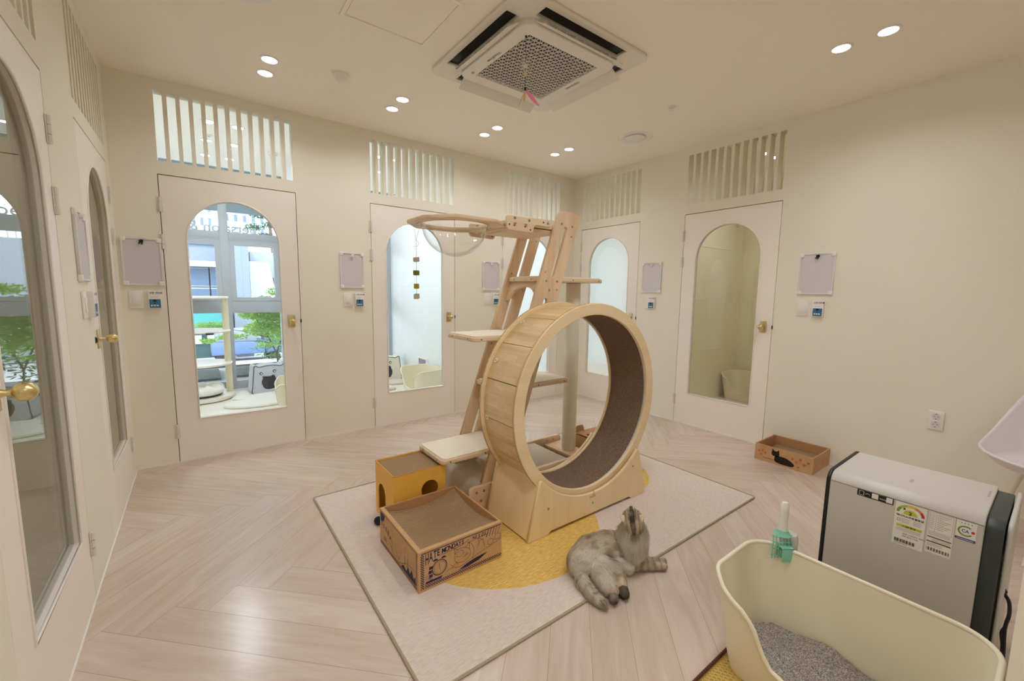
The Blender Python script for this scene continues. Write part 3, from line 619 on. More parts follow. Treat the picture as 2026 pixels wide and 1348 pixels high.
# ------------------------------------------------------------------ cat wheel
def xz(y): return frame((0, y, 0), (1, 0, 0), (0, 0, 1))       # u=x, v=z, facing -y
def cat_wheel():
    t = thing('cat_exerciser', 'large round birch plywood cat exercise wheel lined with brown carpet', 'cat wheel', (1.75, 1.73, ZR))
    cx, cz, ro, ri = 1.75, .664, .556, .492
    def P(n, me, m_, par=t): return obj(n, me, m_, par, world=True)
    for y in (1.572, 1.872):
        r = P('side_ring', plate([circ(cx, cz, ro, 96), circ(cx, cz, ri if y < 1.7 else .500, 96)], .018, .003, xz(y)), 'birch_x')
        P('ply_edge', B().add(plate([circ(cx, cz, ro + .0004, 96), circ(cx, cz, ro - .004, 96)], .004, 0, xz(y + .005))).add(plate([circ(cx, cz, ro + .0004, 96), circ(cx, cz, ro - .004, 96)], .003, 0, xz(y - .003))).mesh(), 'plyedge', r)
    b = B(); ns = 16; r0, r1 = .520, .536
    for k in range(ns):
        a0 = math.radians(118.5 - 22.5 * k + .18); a1 = math.radians(118.5 - 22.5 * (k + 1) - .18 + .36)
        a1 = a0 - math.radians(22.5 - .42); q = [a0 + (a1 - a0) * j / 5 for j in range(6)]
        lp = [(cx + r1 * math.cos(a), cz + r1 * math.sin(a)) for a in q] + [(cx + r0 * math.cos(a), cz + r0 * math.sin(a)) for a in q[::-1]]
        b.add(plate([lp], .282, .001, xz(1.722)))
    P('running_drum', b.mesh(30), 'stave')
    bm = bmesh.new(); n = 96; rows = []
    for y, r in ((1.566, .512), (1.585, .508), (1.722, .507), (1.86, .508), (1.880, .512)):
        rows.append([bm.verts.new((cx + r * math.cos(2 * PI * k / n), y, cz + r * math.sin(2 * PI * k / n))) for k in range(n)])
    for A, C in zip(rows, rows[1:]):
        for k in range(n): bm.faces.new((A[k], C[k], C[(k + 1) % n], A[(k + 1) % n]))
    me = bpy.data.meshes.new('m'); bm.to_mesh(me); bm.free(); me.polygons.foreach_set('use_smooth', [True] * len(me.polygons))
    cp = P('running_carpet', me, 'carpet')
    P('carpet_binding', B().tube([(cx + .506 * math.cos(2 * PI * k / n), 1.592, cz + .506 * math.sin(2 * PI * k / n)) for k in range(n)], .004, 6, closed=True).mesh(), 'greyfelt', cp)
    for a in (124, 153, 186.5):
        A = math.radians(a); c = Vector((cx + .537 * math.cos(A), 1.835, cz + .537 * math.sin(A))); d = Vector((math.cos(A), 0, math.sin(A)))
        w_ = P('washer', B().cyl(c - d * .002, c + d * .003, .013, n=20).mesh(), 'laminate')
        h = B()
        for q in (-.004, .004): h.cyl(c + Vector((0, q, 0)) + d * .002, c + Vector((0, q, 0)) + d * .0036, .0026, n=8)
        P('washer_hole', h.mesh(), 'dark', w_)
    # cradle base
    def side(y):
        rr = .526; a0, a1 = math.degrees(math.atan2(-.355, -.388)), math.degrees(math.atan2(-.355, .388))
        arc = circ(cx, cz, rr, 30, a0 + 360 if a0 < 0 and False else a0, a1)
        lp = [(1.272, .004), (1.282, 0), (1.405, 0), (1.43, .016), (2.075, .016), (2.10, 0), (2.228, 0), (2.238, .006), (2.238, .03), (2.160, .285), (2.152, .302)]
        lp += arc[::-1] + [(1.348, .303), (1.340, .285)]
        return plate([lp], .018, .003, Matrix.Translation((0, 0, ZR)) @ xz(y))
    for nm, y in (('front_cradle', 1.545), ('rear_cradle', 1.915)): 
        c = P(nm, side(y), 'birch')
        if nm == 'front_cradle':
            P('screw', B().cyl((1.405, 1.5355, .155), (1.405, 1.533, .155), .006, n=14).mesh(), 'bolt', c)
            P('screw', B().cyl((1.745, 1.5355, .085), (1.745, 1.533, .085), .006, n=14).mesh(), 'bolt', c)
            P('screw', B().cyl((2.10, 1.5355, .215), (2.10, 1.533, .215), .006, n=14).mesh(), 'bolt', c)
            k = Ink(); k.w = 0; k.line([(1.745, .135), (1.75, .158), (1.757, .137)], .0016); k.line([(1.735, .138), (1.742, .128), (1.75, .138), (1.757, .128), (1.765, .138)], .0014)
            k.text('MINIME', 1.715, .118, .016, shear=.3)
            P('engraved_logo', _tf(k.mesh(), xz(1.5357)), pbr('burnt_engraving', (128, 92, 48), .8), c)
    for x0, x1, nm in ((1.282, 1.352, 'end_panel'), (2.226, 2.150, 'end_panel')):
        a = Vector((x0, 0, ZR + .006)); c = Vector((x1, 0, .288)); d = (c - a); nrm = Vector((-d.z, 0, d.x)).normalized() * (.007 if x0 < 1.5 else -.007)
        b = B(); b.box(0, 1.553, 0, d.length, 1.907, .014, .002, mt=frame(a, d, (0, 1, 0)) if False else Matrix.Identity(4))
        me = plate([[(0, 1.556), (d.length, 1.556), (d.length, 1.585), (d.length + .022, 1.585), (d.length + .022, 1.876), (d.length, 1.876), (d.length, 1.905), (0, 1.905)]], .014, .002)
        U = d.normalized(); V = Vector((0, 1, 0)); W = U.cross(V)
        mt = Matrix(((U.x, V.x, W.x, a.x), (U.y, V.y, W.y, 0), (U.z, V.z, W.z, a.z), (0, 0, 0, 1))); me.transform(mt)
        b.b.free(); P(nm, me, 'birch')
    rl = B()
    for x in (1.50, 2.0):
        z = cz - math.sqrt((.556 + .014) ** 2 - (x - cx) ** 2)
        rl.cyl((x, 1.553, z), (x, 1.907, z), .011, n=16)
    P('roller', rl.mesh(), 'dark')
    return t
cat_wheel()

# ------------------------------------------------------------------ cat tower
def cat_tower():
    t = thing('cat_tower', 'tall leaning rubberwood cat tower with felt shelves and a clear bowl', 'cat tree', (1.75, 2.16, ZR))
    def P(n, me, m_, par=t): return obj(n, me, m_, par, world=True)
    xl = lambda z: 1.276 + (z - .151) * .344
    def slot(z0, z1, w_=.030):
        xm = lambda z: xl(z) + .0955; r = w_ / 2; lp = []
        for k in range(9): a = PI * k / 8; lp.append((xm(z1) + r * math.cos(a), z1 + r * math.sin(a)))
        for k in range(9): a = PI + PI * k / 8; lp.append((xm(z0) + r * math.cos(a), z0 + r * math.sin(a)))
        return lp
    def plank(y):
        wd = .193; z0, z1 = .03, 1.775
        top = smooth_open([(xl(1.73), 1.73, 0), (xl(1.76) + .006, 1.762, 0), (xl(1.775) + .035, 1.783, 0), (xl(1.775) + wd - .035, 1.775, 0), (xl(1.76) + wd - .004, 1.755, 0), (xl(1.72) + wd, 1.72, 0)], 5)
        lp = [(xl(z0) + wd, z0)] + [(p.x, p.y) for p in top[::-1]] + [(xl(z0), z0)]
        hs = [slot(1.385, 1.672), slot(.80, 1.222), slot(.26, .62)]
        for (dx, z) in ((.03, 1.40), (.165, 1.29), (.03, .93), (.165, .75), (.165, 1.63)): hs.append(circ(xl(z) + dx, z, .005, 10))
        return plate([lp] + hs, .025, .004, xz(y))
    for y in (1.9875, 2.3375):
        p = P('ladder_plank', plank(y), 'rubberwood')
        b = B(); yf = y - .0126
        for dx, z in ((.05, 1.703), (.145, 1.695), (.055, 1.345), (.145, 1.345), (.10, 1.29), (.06, .98), (.14, .98), (.05, .67), (.14, .67)):
            b.cyl((xl(z) + dx, yf, z), (xl(z) + dx, yf - .003, z), .0065, n=12)
        P('bolt_heads', b.mesh(), 'bolt', p)
    def shelf(x0, x1, z, y0=2.001, y1=2.324, mat_pad=True, r=.03, y0o=None, y1o=None, name='shelf', pad_in=.012):
        a, c = (y0o or y0), (y1o or y1)
        me = plate([rrect(x0, a, x1, c, r)], .026, .004, T3((0, 0, z - .013))); s_ = P(name, me, 'rubberwood_x')
        b = B()
        for q in range(3): 
            xx = x0 + .05 + (x1 - x0 - .1) * q / 2; b.cyl((xx, a + .001, z - .013), (xx, a - .0012, z - .013), .004, n=8)
        for q in (.07, .25): b.cyl((x0 + .001, a + q, z - .013), (x0 - .0012, a + q, z - .013), .004, n=8)
        P('screw_hole', b.mesh(), 'dark', s_)
        if mat_pad: P('felt_pad', plate([rrect(x0 + pad_in, a + pad_in, x1 - pad_in, c - pad_in, max(r - .008, .008))], .007, .002, T3((0, 0, z + .0035))), 'felt', s_)
        return s_
    shelf(1.035, 1.60, .338, name='shelf'); shelf(1.235, 1.74, 1.015); shelf(1.445, 1.995, .698); shelf(1.700, 2.30, 1.37)
    s5 = shelf(1.46, 1.86, 1.690, mat_pad=False, r=.004)
    P('under_board', B().box(1.50, 2.01, 1.635, 1.84, 2.31, 1.660, .004).mesh(), 'rubberwood_x', s5)
    # bracket plates for the bowl board
    for y in (1.962, 2.362):
        lp = [(1.425, 1.632), (1.432, 1.624), (1.600, 1.620), (1.612, 1.630), (1.620, 1.660), (1.632, 1.668), (1.745, 1.668), (1.755, 1.676), (1.755, 1.700), (1.745, 1.708), (1.428, 1.704), (1.418, 1.696), (1.418, 1.642)]
        hs = [rect(1.468, 1.648, 1.488, 1.668), rect(1.546, 1.648, 1.566, 1.668)]
        k = P('bracket_plate', plate([lp] + hs, .016, .003, xz(y)), 'rubberwood_x')
        b = B(); s = -1
        for x, z in ((1.475, 1.694), (1.580, 1.690), (1.725, 1.688)): b.cyl((x, y - .008, z), (x, y - .011, z), .0075, n=14)
        P('bolt_heads', b.mesh(), 'bolt', k)
        b = B()
        for x, z in ((1.69, 1.69), (1.437, 1.655), (1.59, 1.637)): b.cyl((x, y - .0078, z), (x, y - .0086, z), .005, n=10)
        P('bolt_hole', b.mesh(), 'dark', k)
    # bowl ring and bowl
    cx, cy = 1.205, 2.165; oc = [(cx - .245, cy - .10), (cx - .13, cy - .245), (cx + .13, cy - .245), (cx + .265, cy - .14), (cx + .265, cy + .14), (cx + .13, cy + .245), (cx - .13, cy + .245), (cx - .245, cy + .10)]
    rg = P('bowl_ring', plate([oc, circ(cx, cy, .188, 64)], .022, .006, T3((0, 0, 1.655))), 'rubberwood_x')
    sl = B()
    for a in (0, 60, 120, 180, 240, 300): sl.box(-.045, -.002, -.001, .045, .002, .001, mt=T3((cx, cy, 1.6435)) @ Matrix.Rotation(math.radians(a + 20), 4, 'Z') @ T3((0, .212, 0)))
    P('ring_slot', sl.mesh(), 'plyedge', rg)
    arm = B().box(1.44, 2.03, 1.640, 1.50, 2.30, 1.668, .004); P('arm_block', arm.mesh(), 'rubberwood_y', rg)
    prof = [(.196, .004), (.196, .0), (.187, 0)] + [(.187 * math.cos(a), -.178 * math.sin(a)) for a in [PI / 2 * k / 14 for k in range(1, 15)]]
    prof = [(max(r, 0) if r > 1e-4 else 0, z) for r, z in prof]
    prof += [(max(r - .003, 0), z + .003) for r, z in prof[::-1]][0:14]
    P('clear_bowl', B().lathe(prof, 56, T3((cx, cy, 1.650))).mesh(60), 'acrylic')
    # arched braces
    for z, x in ((1.357, xl(1.3) + .07), (.685, xl(.62) + .09)):
        lp = [(1.999, z), (2.326, z), (2.326, z - .15)] + [(2.1625 + .135 * math.cos(a), z - .15 + .10 * math.sin(a)) for a in [PI * k / 16 for k in range(17)]] + [(1.999, z - .15)]
        me = plate([lp], .022, .003); U = Vector((0, 1, 0)); V = Vector((.33, 0, .944)).normalized(); W = U.cross(V)
        me.transform(T3((x, 0, 0))) if False else None
        mt = Matrix(((U.x, V.x, W.x, x - V.x * z), (U.y, V.y, W.y, 0), (U.z, V.z, W.z, z * (1 - V.z)), (0, 0, 0, 1))); me.transform(mt)
        P('arched_brace', me, 'rubberwood_y')
    # base frame
    for y in (1.962, 2.362):
        lp = [(1.185, 0), (2.262, 0), (2.262, .115), (2.225, .150), (1.225, .150), (1.185, .115)]
        lp = rrect(1.178, 0, 2.262, .150, .03, 4)
        k = P('base_rail', plate([lp], .024, .003, T3((0, 0, ZR)) @ xz(y)), 'rubberwood_x')
        b = B()
        for x, z in ((1.225, .125), (1.275, .125), (1.255, .070), (2.12, .13), (2.18, .13)): b.cyl((x, y - .012, z), (x, y - .016, z), .0075, n=14)
        P('bolt_heads', b.mesh(), 'bolt', k)
    P('cross_board', B().box(2.085, 1.976, .088, 2.250, 2.349, .112, .003).mesh(), 'rubberwood_y')
    P('cross_board', B().box(1.97, 1.976, .10, 1.995, 2.349, .130, .003).mesh(), 'rubberwood_y')
    deck = B()
    pts = [(1.200, .012), (1.206, .05), (1.222, .12), (1.240, .150), (1.262, .161), (1.35, .158), (1.6, .150), (1.95, .143), (1.985, .141)]
    bm = bmesh.new(); rows = []
    for x, z in pts: rows.append([bm.verts.new((x, 1.977 + (2.348 - 1.977) * k / 6, z + (.004 * math.sin(k * 1.1 + x * 9)) * (1 if x < 1.3 else 0))) for k in range(7)])
    for A, C in zip(rows, rows[1:]):
        for k in range(6): bm.faces.new((A[k], C[k], C[k + 1], A[k + 1]))
    r = bmesh.ops.solidify(bm, geom=list(bm.faces), thickness=.012); me = bpy.data.meshes.new('m'); bm.to_mesh(me); bm.free(); me.polygons.foreach_set('use_smooth', [True] * len(me.polygons)); me.set_sharp_from_angle(angle=.9)
    P('base_mat', me, 'felt')
    # scratching post
    px, py = 2.166, 2.163
    po = P('scratching_post', B().lathe([(0, .124), (.048, .124), (.0515, .130), (.0515, .93), (.0505, .935), (.0515, .94), (.0515, 1.335), (.049, 1.340), (0, 1.340)], 32, T3((px, py, 0))).mesh(), 'sisal')
    P('post_collar', B().lathe([(0, .112), (.046, .112), (.046, .126), (0, .126)], 28, T3((px, py, 0))).mesh(), 'rubberwood_x', po)
    P('post_cap', B().lathe([(0, 1.338), (.050, 1.338), (.050, 1.343), (0, 1.343)], 28, T3((px, py, 0))).mesh(), 'bolt', po)
    return t
cat_tower()
tag(obj('folded_pad', B().box(2.00, 2.0, ZR, 2.22, 2.33, .03, .006).mesh(), 'dark'), 'black pad lying on the rug inside the cat tower base', 'pad')
# cardboard box behind the wheel
def brown_bin():
    t = thing('cardboard_box', 'brown cardboard box with a round top hole behind the scratching post', 'box', (2.42, 2.03, ZR))
    P = lambda n, me, m_, par=t: obj(n, me, m_, par, world=True)
    P('carton', B().box(2.302, 1.84, ZR, 2.56, 2.225, .185).mesh(), 'card_in')
    P('lid', plate([rect(2.300, 1.838, 2.562, 2.227), circ(2.345, 2.125, .018, 20)], .004, 0, T3((0, 0, .196))), 'card_in')
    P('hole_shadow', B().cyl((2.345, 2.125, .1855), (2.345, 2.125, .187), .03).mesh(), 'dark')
    P('tab_flap', plate([[(2.300, .19), (2.40, .19)] + [(p[0], p[1]) for p in rrect(2.300, .19, 2.385, .248, .022, 5)[7:21]]], .005, 0, xz(2.226)), 'card_in')
brown_bin()
# ------------------------------------------------------------------ hanging toys
def garland():
    x, y = 1.070, 2.395
    t = thing('block_garland', 'string of four small felt blocks hanging from the clear bowl ring', 'toy', (x, y, 1.235))
    P = lambda n, me, m_, par=t: obj(n, me, m_, par, world=True)
    P('string', B().tube([(x, y, 1.235), (x, y, 1.575)], .0009, 5).tube([(x, y, 1.575), (x - .012, y, 1.642)], .0009, 5).tube([(x, y, 1.575), (x + .016, y - .01, 1.642)], .0009, 5).tube(smooth_open([(x, y, 1.575), (x + .016, y, 1.56), (x + .008, y, 1.54), (x - .02, y, 1.536)], 5), .0008, 5).mesh(), 'carkey')
    mats = [pbr('bead_beige', (214, 200, 182), .8), pbr('bead_olive', (124, 116, 50), .8), pbr('bead_mustard', (182, 164, 56), .8), pbr('bead_grey', (196, 190, 176), .8)]
    for i, z in enumerate((1.460, 1.381, 1.301, 1.240)):
        s = .0155 if i else .0145
        P('felt_block', B().box(-s, -s, -s * .95, s, s, s * .95, .004, mt=T3((x, y, z)) @ Matrix.Rotation(.5 + i * .3, 4, 'Z') @ Matrix.Rotation(.12 * (i - 1.5), 4, 'Y')).mesh(), mats[i])
garland()
def teaser():
    x, y = 1.449, 1.847
    t = thing('feather_teaser', 'hanging cat teaser with clear ball and pink feather under the air conditioner', 'toy', (x, y, 2.26))
    P = lambda n, me, m_, par=t: obj(n, me, m_, par, world=True)
    P('string', B().tube([(x, y, 2.335), (x, y, 2.60)], .0012, 6).sph((x, y, 2.595), .006, n=10).mesh(), 'carkey')
    P('clear_ball', B().sph((x, y, 2.455), .034, (1, 1, 1.12), 28).mesh(), 'acrylic')
    P('filling', B().sph((x, y, 2.452), .008, (1, 1, 1.2), 12).tube([(x + .02 * math.cos(a * 2.4), y + .02 * math.sin(a * 2.4), 2.435 + a * .002) for a in range(20)], .0008, 5).mesh(), 'white')
    P('wooden_bead', B().sph((x, y, 2.412), .0105, n=16).mesh(), 'feather')
    P('knot', B().sph((x, y, 2.338), .006, (1, 1, 1.6), n=12).mesh(), 'carkey')
    def feather(d, ln, wd, mat):
        d = Vector(d).normalized(); s_ = d.cross(Vector((-.6, -.79, .1))).normalized(); nn = d.cross(s_); b = B(); o = Vector((x, y, 2.333)); N = 22
        for k in range(N):
            a0, a1 = k / N, (k + 1.25) / N
            w0 = wd * math.sin(PI * min(1, a0 * .9 + .06)) ** .7; w1 = wd * math.sin(PI * min(1, a1 * .9 + .06)) ** .7
            for sg in (1, -1):
                c0, c1 = o + d * ln * a0 + nn * (.004 * math.sin(a0 * 3)), o + d * ln * a1 + nn * (.004 * math.sin(a1 * 3))
                b.quad([c0, c1, c1 + s_ * sg * w1 + d * .006, c0 + s_ * sg * w0 * .9 + d * .006])
        b.tube([o, o + d * ln], .0008, 5); P('feather', b.mesh(), mat)
    feather((.55, -.42, -.72), .105, .010, 'pink'); feather((-.10, .02, -1), .055, .008, 'feather'); feather((-.30, .22, -.93), .085, .003, 'feather')
teaser()

# ------------------------------------------------------------------ yellow scratcher house
def yellow_house():
    x0, y0, x1, y1, h = .765, 2.03, 1.067, 2.303, .300
    t = thing('scratcher_house', 'amber yellow cardboard cat house with a corrugated scratcher top', 'cat house', ((x0 + x1) / 2, (y0 + y1) / 2, ZR))
    P = lambda n, me, m_, par=t: obj(n, me, m_, par, world=True)
    b = B(); th = .005
    b.add(plate([rect(x0, 0, x1, h), circ(.972, .182, .050, 40)], th, 0, T3((0, 0, ZR)) @ xz(y0 + th / 2)))
    b.add(plate([rect(x0, 0, x1, h)], th, 0, T3((0, 0, ZR)) @ xz(y1 - th / 2)))
    yz = lambda x: frame((x, 0, 0), (0, -1, 0), (0, 0, 1))
    b.add(plate([rect(-y1 + th, 0, -y0 - th, h), arch(-2.262, -2.150, .03, .195, 20)], th, 0, T3((0, 0, ZR)) @ yz(x0 + th / 2)))
    b.add(plate([rect(-y1 + th, 0, -y0 - th, h)], th, 0, T3((0, 0, ZR)) @ yz(x1 - th / 2)))
    P('carton_walls', b.mesh(20), 'orange')
    P('inner_lining', B().box(x0 + .006, y0 + .006, ZR, x1 - .006, y1 - .006, ZR + .006).box(x0 + .006, y0 + .006, .275, x1 - .006, y1 - .006, .279).mesh(), 'card_in')
    P('scratch_pad', B().box(x0 + .008, y0 + .008, .279, x1 - .008, y1 - .008, .299).mesh(), M['corr_y'])
    k = Ink(); k.w = 0; k.poly(circ(-2.115, .112, .008, 16)); P('printed_paw_dot', _tf(k.mesh(), yz(x0 - .0006)), 'card')
    e = B().tube([(x0, y0, h + ZR), (x1, y0, h + ZR), (x1, y1, h + ZR), (x0, y1, h + ZR)], .0016, 5, closed=True); P('cut_edge', e.mesh(), 'orangeprint')
def corr(name, axis, f):
    T = NT(name); b = T.n('ShaderNodeBsdfPrincipled'); T.l(b.outputs[0], T.out.inputs[0]); b.inputs['Roughness'].default_value = .95
    tc = T.n('ShaderNodeTexCoord'); wv = T.n('ShaderNodeTexWave', _bands_direction=axis); wv.inputs['Scale'].default_value = f; wv.inputs['Distortion'].default_value = .5; wv.inputs['Detail'].default_value = 1; wv.inputs['Detail Scale'].default_value = 3
    T.l(tc.outputs['Object'], wv.inputs['Vector']); cr = T.n('ShaderNodeValToRGB'); cr.color_ramp.elements[0].color = lin((136, 108, 78)); cr.color_ramp.elements[1].color = lin((184, 154, 118)); cr.color_ramp.elements[0].position = .1; cr.color_ramp.elements[1].position = .7
    T.l(wv.outputs['Fac'], cr.inputs[0]); T.l(cr.outputs[0], b.inputs['Base Color'])
    bp = T.n('ShaderNodeBump'); bp.inputs['Strength'].default_value = .8; bp.inputs['Distance'].default_value = .003; T.l(wv.outputs['Fac'], bp.inputs['Height']); T.l(bp.outputs[0], b.inputs['Normal']); return T.m
M['corr_y'] = corr('corrugated_fine', 'X', 40); M['corr_x'] = corr('corrugated_wide', 'Y', 33)
yellow_house()

# ------------------------------------------------------------------ printed scratcher box
def printed_box():
    x0, y0, x1, y1, h = .676, 1.528, 1.102, 1.985, .190
    t = thing('scratcher_box', 'brown cardboard scratcher box printed in navy with HATE MONDAYS lettering', 'scratcher box', ((x0 + x1) / 2, (y0 + y1) / 2, ZR))
    P = lambda n, me, m_, par=t: obj(n, me, m_, par, world=True)
    z0 = ZR; zt = h
    b = B(); rim = .020
    b.box(x0, y0, z0, x1, y0 + rim, zt, .001).box(x0 + rim, y1 - .006, z0, x1 - .006, y1, zt, .001).box(x0, y0 + rim, z0, x0 + rim, y1, zt, .001).box(x1 - .006, y0 + rim, z0, x1, y1, zt, .001).box(x0 + .004, y0 + .004, z0, x1 - .004, y1 - .004, z0 + .004)
    P('carton', b.mesh(20), 'card')
    lp = B().box(x0 + rim, y1 - .009, z0 + .01, x1 - .006, y1 - .006, zt - .003).box(x1 - .009, y0 + rim, z0 + .01, x1 - .006, y1 - .006, zt - .003); P('inner_lining', lp.mesh(), 'card_in')
    a0, a1, c0, c1 = x0 + rim + .001, x1 - .010, y0 + rim + .001, y1 - .010; N = 24
    bm = bmesh.new(); top = []; bot = []
    for i in range(N + 1):
        r1, r2 = [], []
        for j in range(N + 1):
            s, q = i / N, j / N; z = .181 - .036 * (1 - (2 * s - 1) ** 2) - .036 * (1 - (2 * q - 1) ** 2) - .012 * (1 - s)
            r1.append(bm.verts.new((a0 + (a1 - a0) * s, c0 + (c1 - c0) * q, z))); r2.append(bm.verts.new((a0 + (a1 - a0) * s, c0 + (c1 - c0) * q, z - .06)))
        top.append(r1); bot.append(r2)
    for i in range(N):
        for j in range(N):
            bm.faces.new((top[i][j], top[i + 1][j], top[i + 1][j + 1], top[i][j + 1])); bm.faces.new((bot[i][j], bot[i][j + 1], bot[i + 1][j + 1], bot[i + 1][j]))
    for j in range(N):
        bm.faces.new((top[0][j], top[0][j + 1], bot[0][j + 1], bot[0][j])); bm.faces.new((top[N][j + 1], top[N][j], bot[N][j], bot[N][j + 1]))
        bm.faces.new((top[j + 1][0], top[j][0], bot[j][0], bot[j + 1][0])); bm.faces.new((top[j][N], top[j + 1][N], bot[j + 1][N], bot[j][N]))
    me = bpy.data.meshes.new('m'); bm.to_mesh(me); bm.free(); P('scratch_pad', me, 'corr_x')
    # printed front (u along +x, v up)
    W_, Hh = x1 - x0, zt - z0
    def checks(k, u0, v0, n, m_, s, vert=False):
        for i in range(n):
            for j in range(m_):
                if (i + j) % 2 == 0:
                    u, v = (u0 + j * s, v0 + i * s) if vert else (u0 + i * s, v0 + j * s); k.rect(u, v, u + s, v + s)
    k = Ink(); k.w = 0; s = .0052
    checks(k, .010, .012, 30, 3, s, True); checks(k, .030, .012, 76, 3, s)
    k.rect(.012, .170, W_ - .004, .1735)
    for i, (ch, u, sz) in enumerate(zip('HATE', (.030, .049, .069, .086), (.070, .058, .048, .040))): k.text(ch, u, .167 - sz * .70, sz, .0155 / (.62 * sz), 0, .06, .0010)
    for i, ch in enumerate('MONDAYS'): k.text(ch, .107 + i * .0168, .1415 + i * .0012, .033 - i * .0012, .80, .05, .15, .0006)
    for i, ch in enumerate('NEEDS'): k.text(ch, .262 + i * .016, .150, .022, .85, .0, .1, .0003)
    k.line([(.10, .136), (.16, .139), (.215, .146), (.245, .158)], .0016); k.line([(.25, .145), (.30, .147), (.36, .150)], .0014)
    # alarm clock
    c = (.098, .083); k.line(circ(c[0], c[1], .034, 32), .0035, True); k.line(circ(c[0], c[1], .028, 32), .0010, True)
    for a in range(12): k.line([(c[0] + .024 * math.cos(a * PI / 6), c[1] + .024 * math.sin(a * PI / 6)), (c[0] + .026 * math.cos(a * PI / 6), c[1] + .026 * math.sin(a * PI / 6))], .0012)
    k.line([c, (c[0] - .002, c[1] + .020)], .0016); k.line([c, (c[0] + .004, c[1] - .016)], .0016)
    for sg in (-1, 1): k.poly([(c[0] + sg * .020 + .012 * math.cos(a), c[1] + .036 + .009 * math.sin(a)) for a in [PI * q / 8 for q in range(9)]])
    for bx, by in ((-.040, .012), (-.043, -.006), (-.040, -.024)): k.poly([(c[0] + bx - .010, c[1] + by - .007), (c[0] + bx + .006, c[1] + by - .006), (c[0] + bx + .008, c[1] + by + .006), (c[0] + bx - .008, c[1] + by + .007)])
    for q in range(4): k.line([(.045 + q * .004, .052 - q * .006), (.058 + q * .004, .054 - q * .006), (.052 + q * .004, .048 - q * .006)], .0009, True)
    # sleeping cat outline (plain generic)
    k.line(smooth_closed([(.178, .075), (.172, .105), (.186, .128), (.215, .130), (.240, .118), (.252, .098), (.245, .075), (.215, .062)], 5), .0012, True)
    k.line([(.174, .112), (.168, .142), (.188, .130)], .0014); k.line([(.228, .126), (.248, .146), (.246, .112)], .0014)
    k.line(smooth_closed([(.182, .098), (.186, .114), (.206, .120), (.216, .106), (.204, .094)], 5), .0012, True)
    for dx in (0, .008, .016): k.line([(.226, .094 - dx * .4), (.240 + dx * .2, .098 - dx * .5)], .0009)
    k.line([(.210, .088), (.216, .083), (.222, .088), (.228, .082)], .001)
    k.line(smooth_open([(.130, .05, 0), (.16, .055, 0), (.20, .045, 0), (.25, .058, 0), (.31, .075, 0), (.36, .085, 0), (.42, .10, 0)], 5), .0014)
    k.line(smooth_open([(.15, .075, 0), (.165, .060, 0), (.18, .070, 0), (.19, .058, 0)], 4), .0012)
    k.poly([(p.x, p.y) for p in smooth_open([(.19, .030, 0), (.24, .048, 0), (.30, .058, 0), (.345, .060, 0)], 5)] + [(.30, .040), (.24, .030)])
    k.poly([(.031, .030), (.105, .030), (.112, .040), (.034, .040)])
    k.line(smooth_open([(.262, .060, 0), (.272, .095, 0), (.260, .130, 0), (.235, .148, 0)], 5), .0012)
    k.line([(.330, .092), (.318, .135), (.300, .128), (.292, .105)], .0014); k.line([(.296, .128), (.292, .148), (.310, .136)], .0014)
    for q in range(5): k.line([(.338 + q * .016, .135), (.350 + q * .016, .168)], .0030 - q * .0003)
    k.line(smooth_closed([(.345, .100), (.352, .118), (.372, .116), (.378, .100), (.362, .090)], 5), .0012, True); k.line(smooth_closed([(.385, .108), (.392, .130), (.415, .128), (.418, .108)], 5), .0014, True)
    for q in range(3): k.line([(.032, .050 + q * .007), (.075 - q * .01, .052 + q * .007)], .0007)
    P('front_print', _tf(k.mesh(), T3((x0, y0 - .0006, z0)) @ xz(0)), 'ink')
    # printed left side (u from far to near)
    k = Ink(); k.w = 0; L2 = y1 - y0; s = .006
    for i in range(int((L2 - .02) / (s * 1.4))): k.rect(.010 + i * s * 1.4, .008, .010 + i * s * 1.4 + s * .7, .020)
    for i in range(20): k.rect(L2 - .022, .03 + i * .007, L2 - .012, .0335 + i * .007)
    k.line([(.008, .172), (L2 - .01, .172)], .0024); k.poly([(.012, .120), (.012, .168), (.07, .168), (.055, .135), (.03, .128)])
    for q in range(5): k.line([(.03 + q * .028, .128 - q * .004), (.03 + q * .028, .105 - q * .004)], .007)
    for q in range(3): k.line([(.06 + q * .012, .062), (.06 + q * .012, .045)], .005)
    k.line(smooth_open([(.10, .10, 0), (.13, .085, 0), (.15, .095, 0), (.17, .07, 0), (.155, .055, 0), (.18, .04, 0)], 5), .0014)
    k.line(smooth_open([(.12, .085, 0), (.16, .045, 0), (.22, .025, 0), (.28, .040, 0), (.33, .07, 0)], 6), .0016)
    k.line(smooth_open([(.20, .10, 0), (.225, .05, 0), (.245, .042, 0), (.265, .075, 0), (.28, .11, 0)], 6), .0016); k.line([(.33, .07), (.43, .085)], .0016)
    for q in range(2): k.line([(.315 + q * .03, .095), (.315 + q * .03, .055)], .004)
    for q in range(6): k.line([(.345 + q * .016, .12), (.345 + q * .016, .05)], .0006)
    k.poly([(.27, .022), (.30, .045), (.33, .032), (.35, .062), (.37, .040), (.39, .070), (.41, .040), (.425, .060), (.435, .022)])
    P('side_print', _tf(k.mesh(), frame((x0 - .0006, y1, z0), (0, -1, 0), (0, 0, 1))), 'ink')
    yz = frame((x0, y1, z0), (0, -1, 0), (0, 0, 1))
    for u in (.13, .29): P('slot_tab', B().box(u, .105, -.001, u + .030, .140, .002, .0006, mt=yz).mesh(), 'card')
printed_box()
tag(obj('toy_ball', B().sph((.722, 2.150, ZR + .022), .022, n=20).mesh(), pbr('dark_blue_plush', (28, 38, 66), .95)), 'dark blue toy ball behind the corner of the printed scratcher box', 'toy')

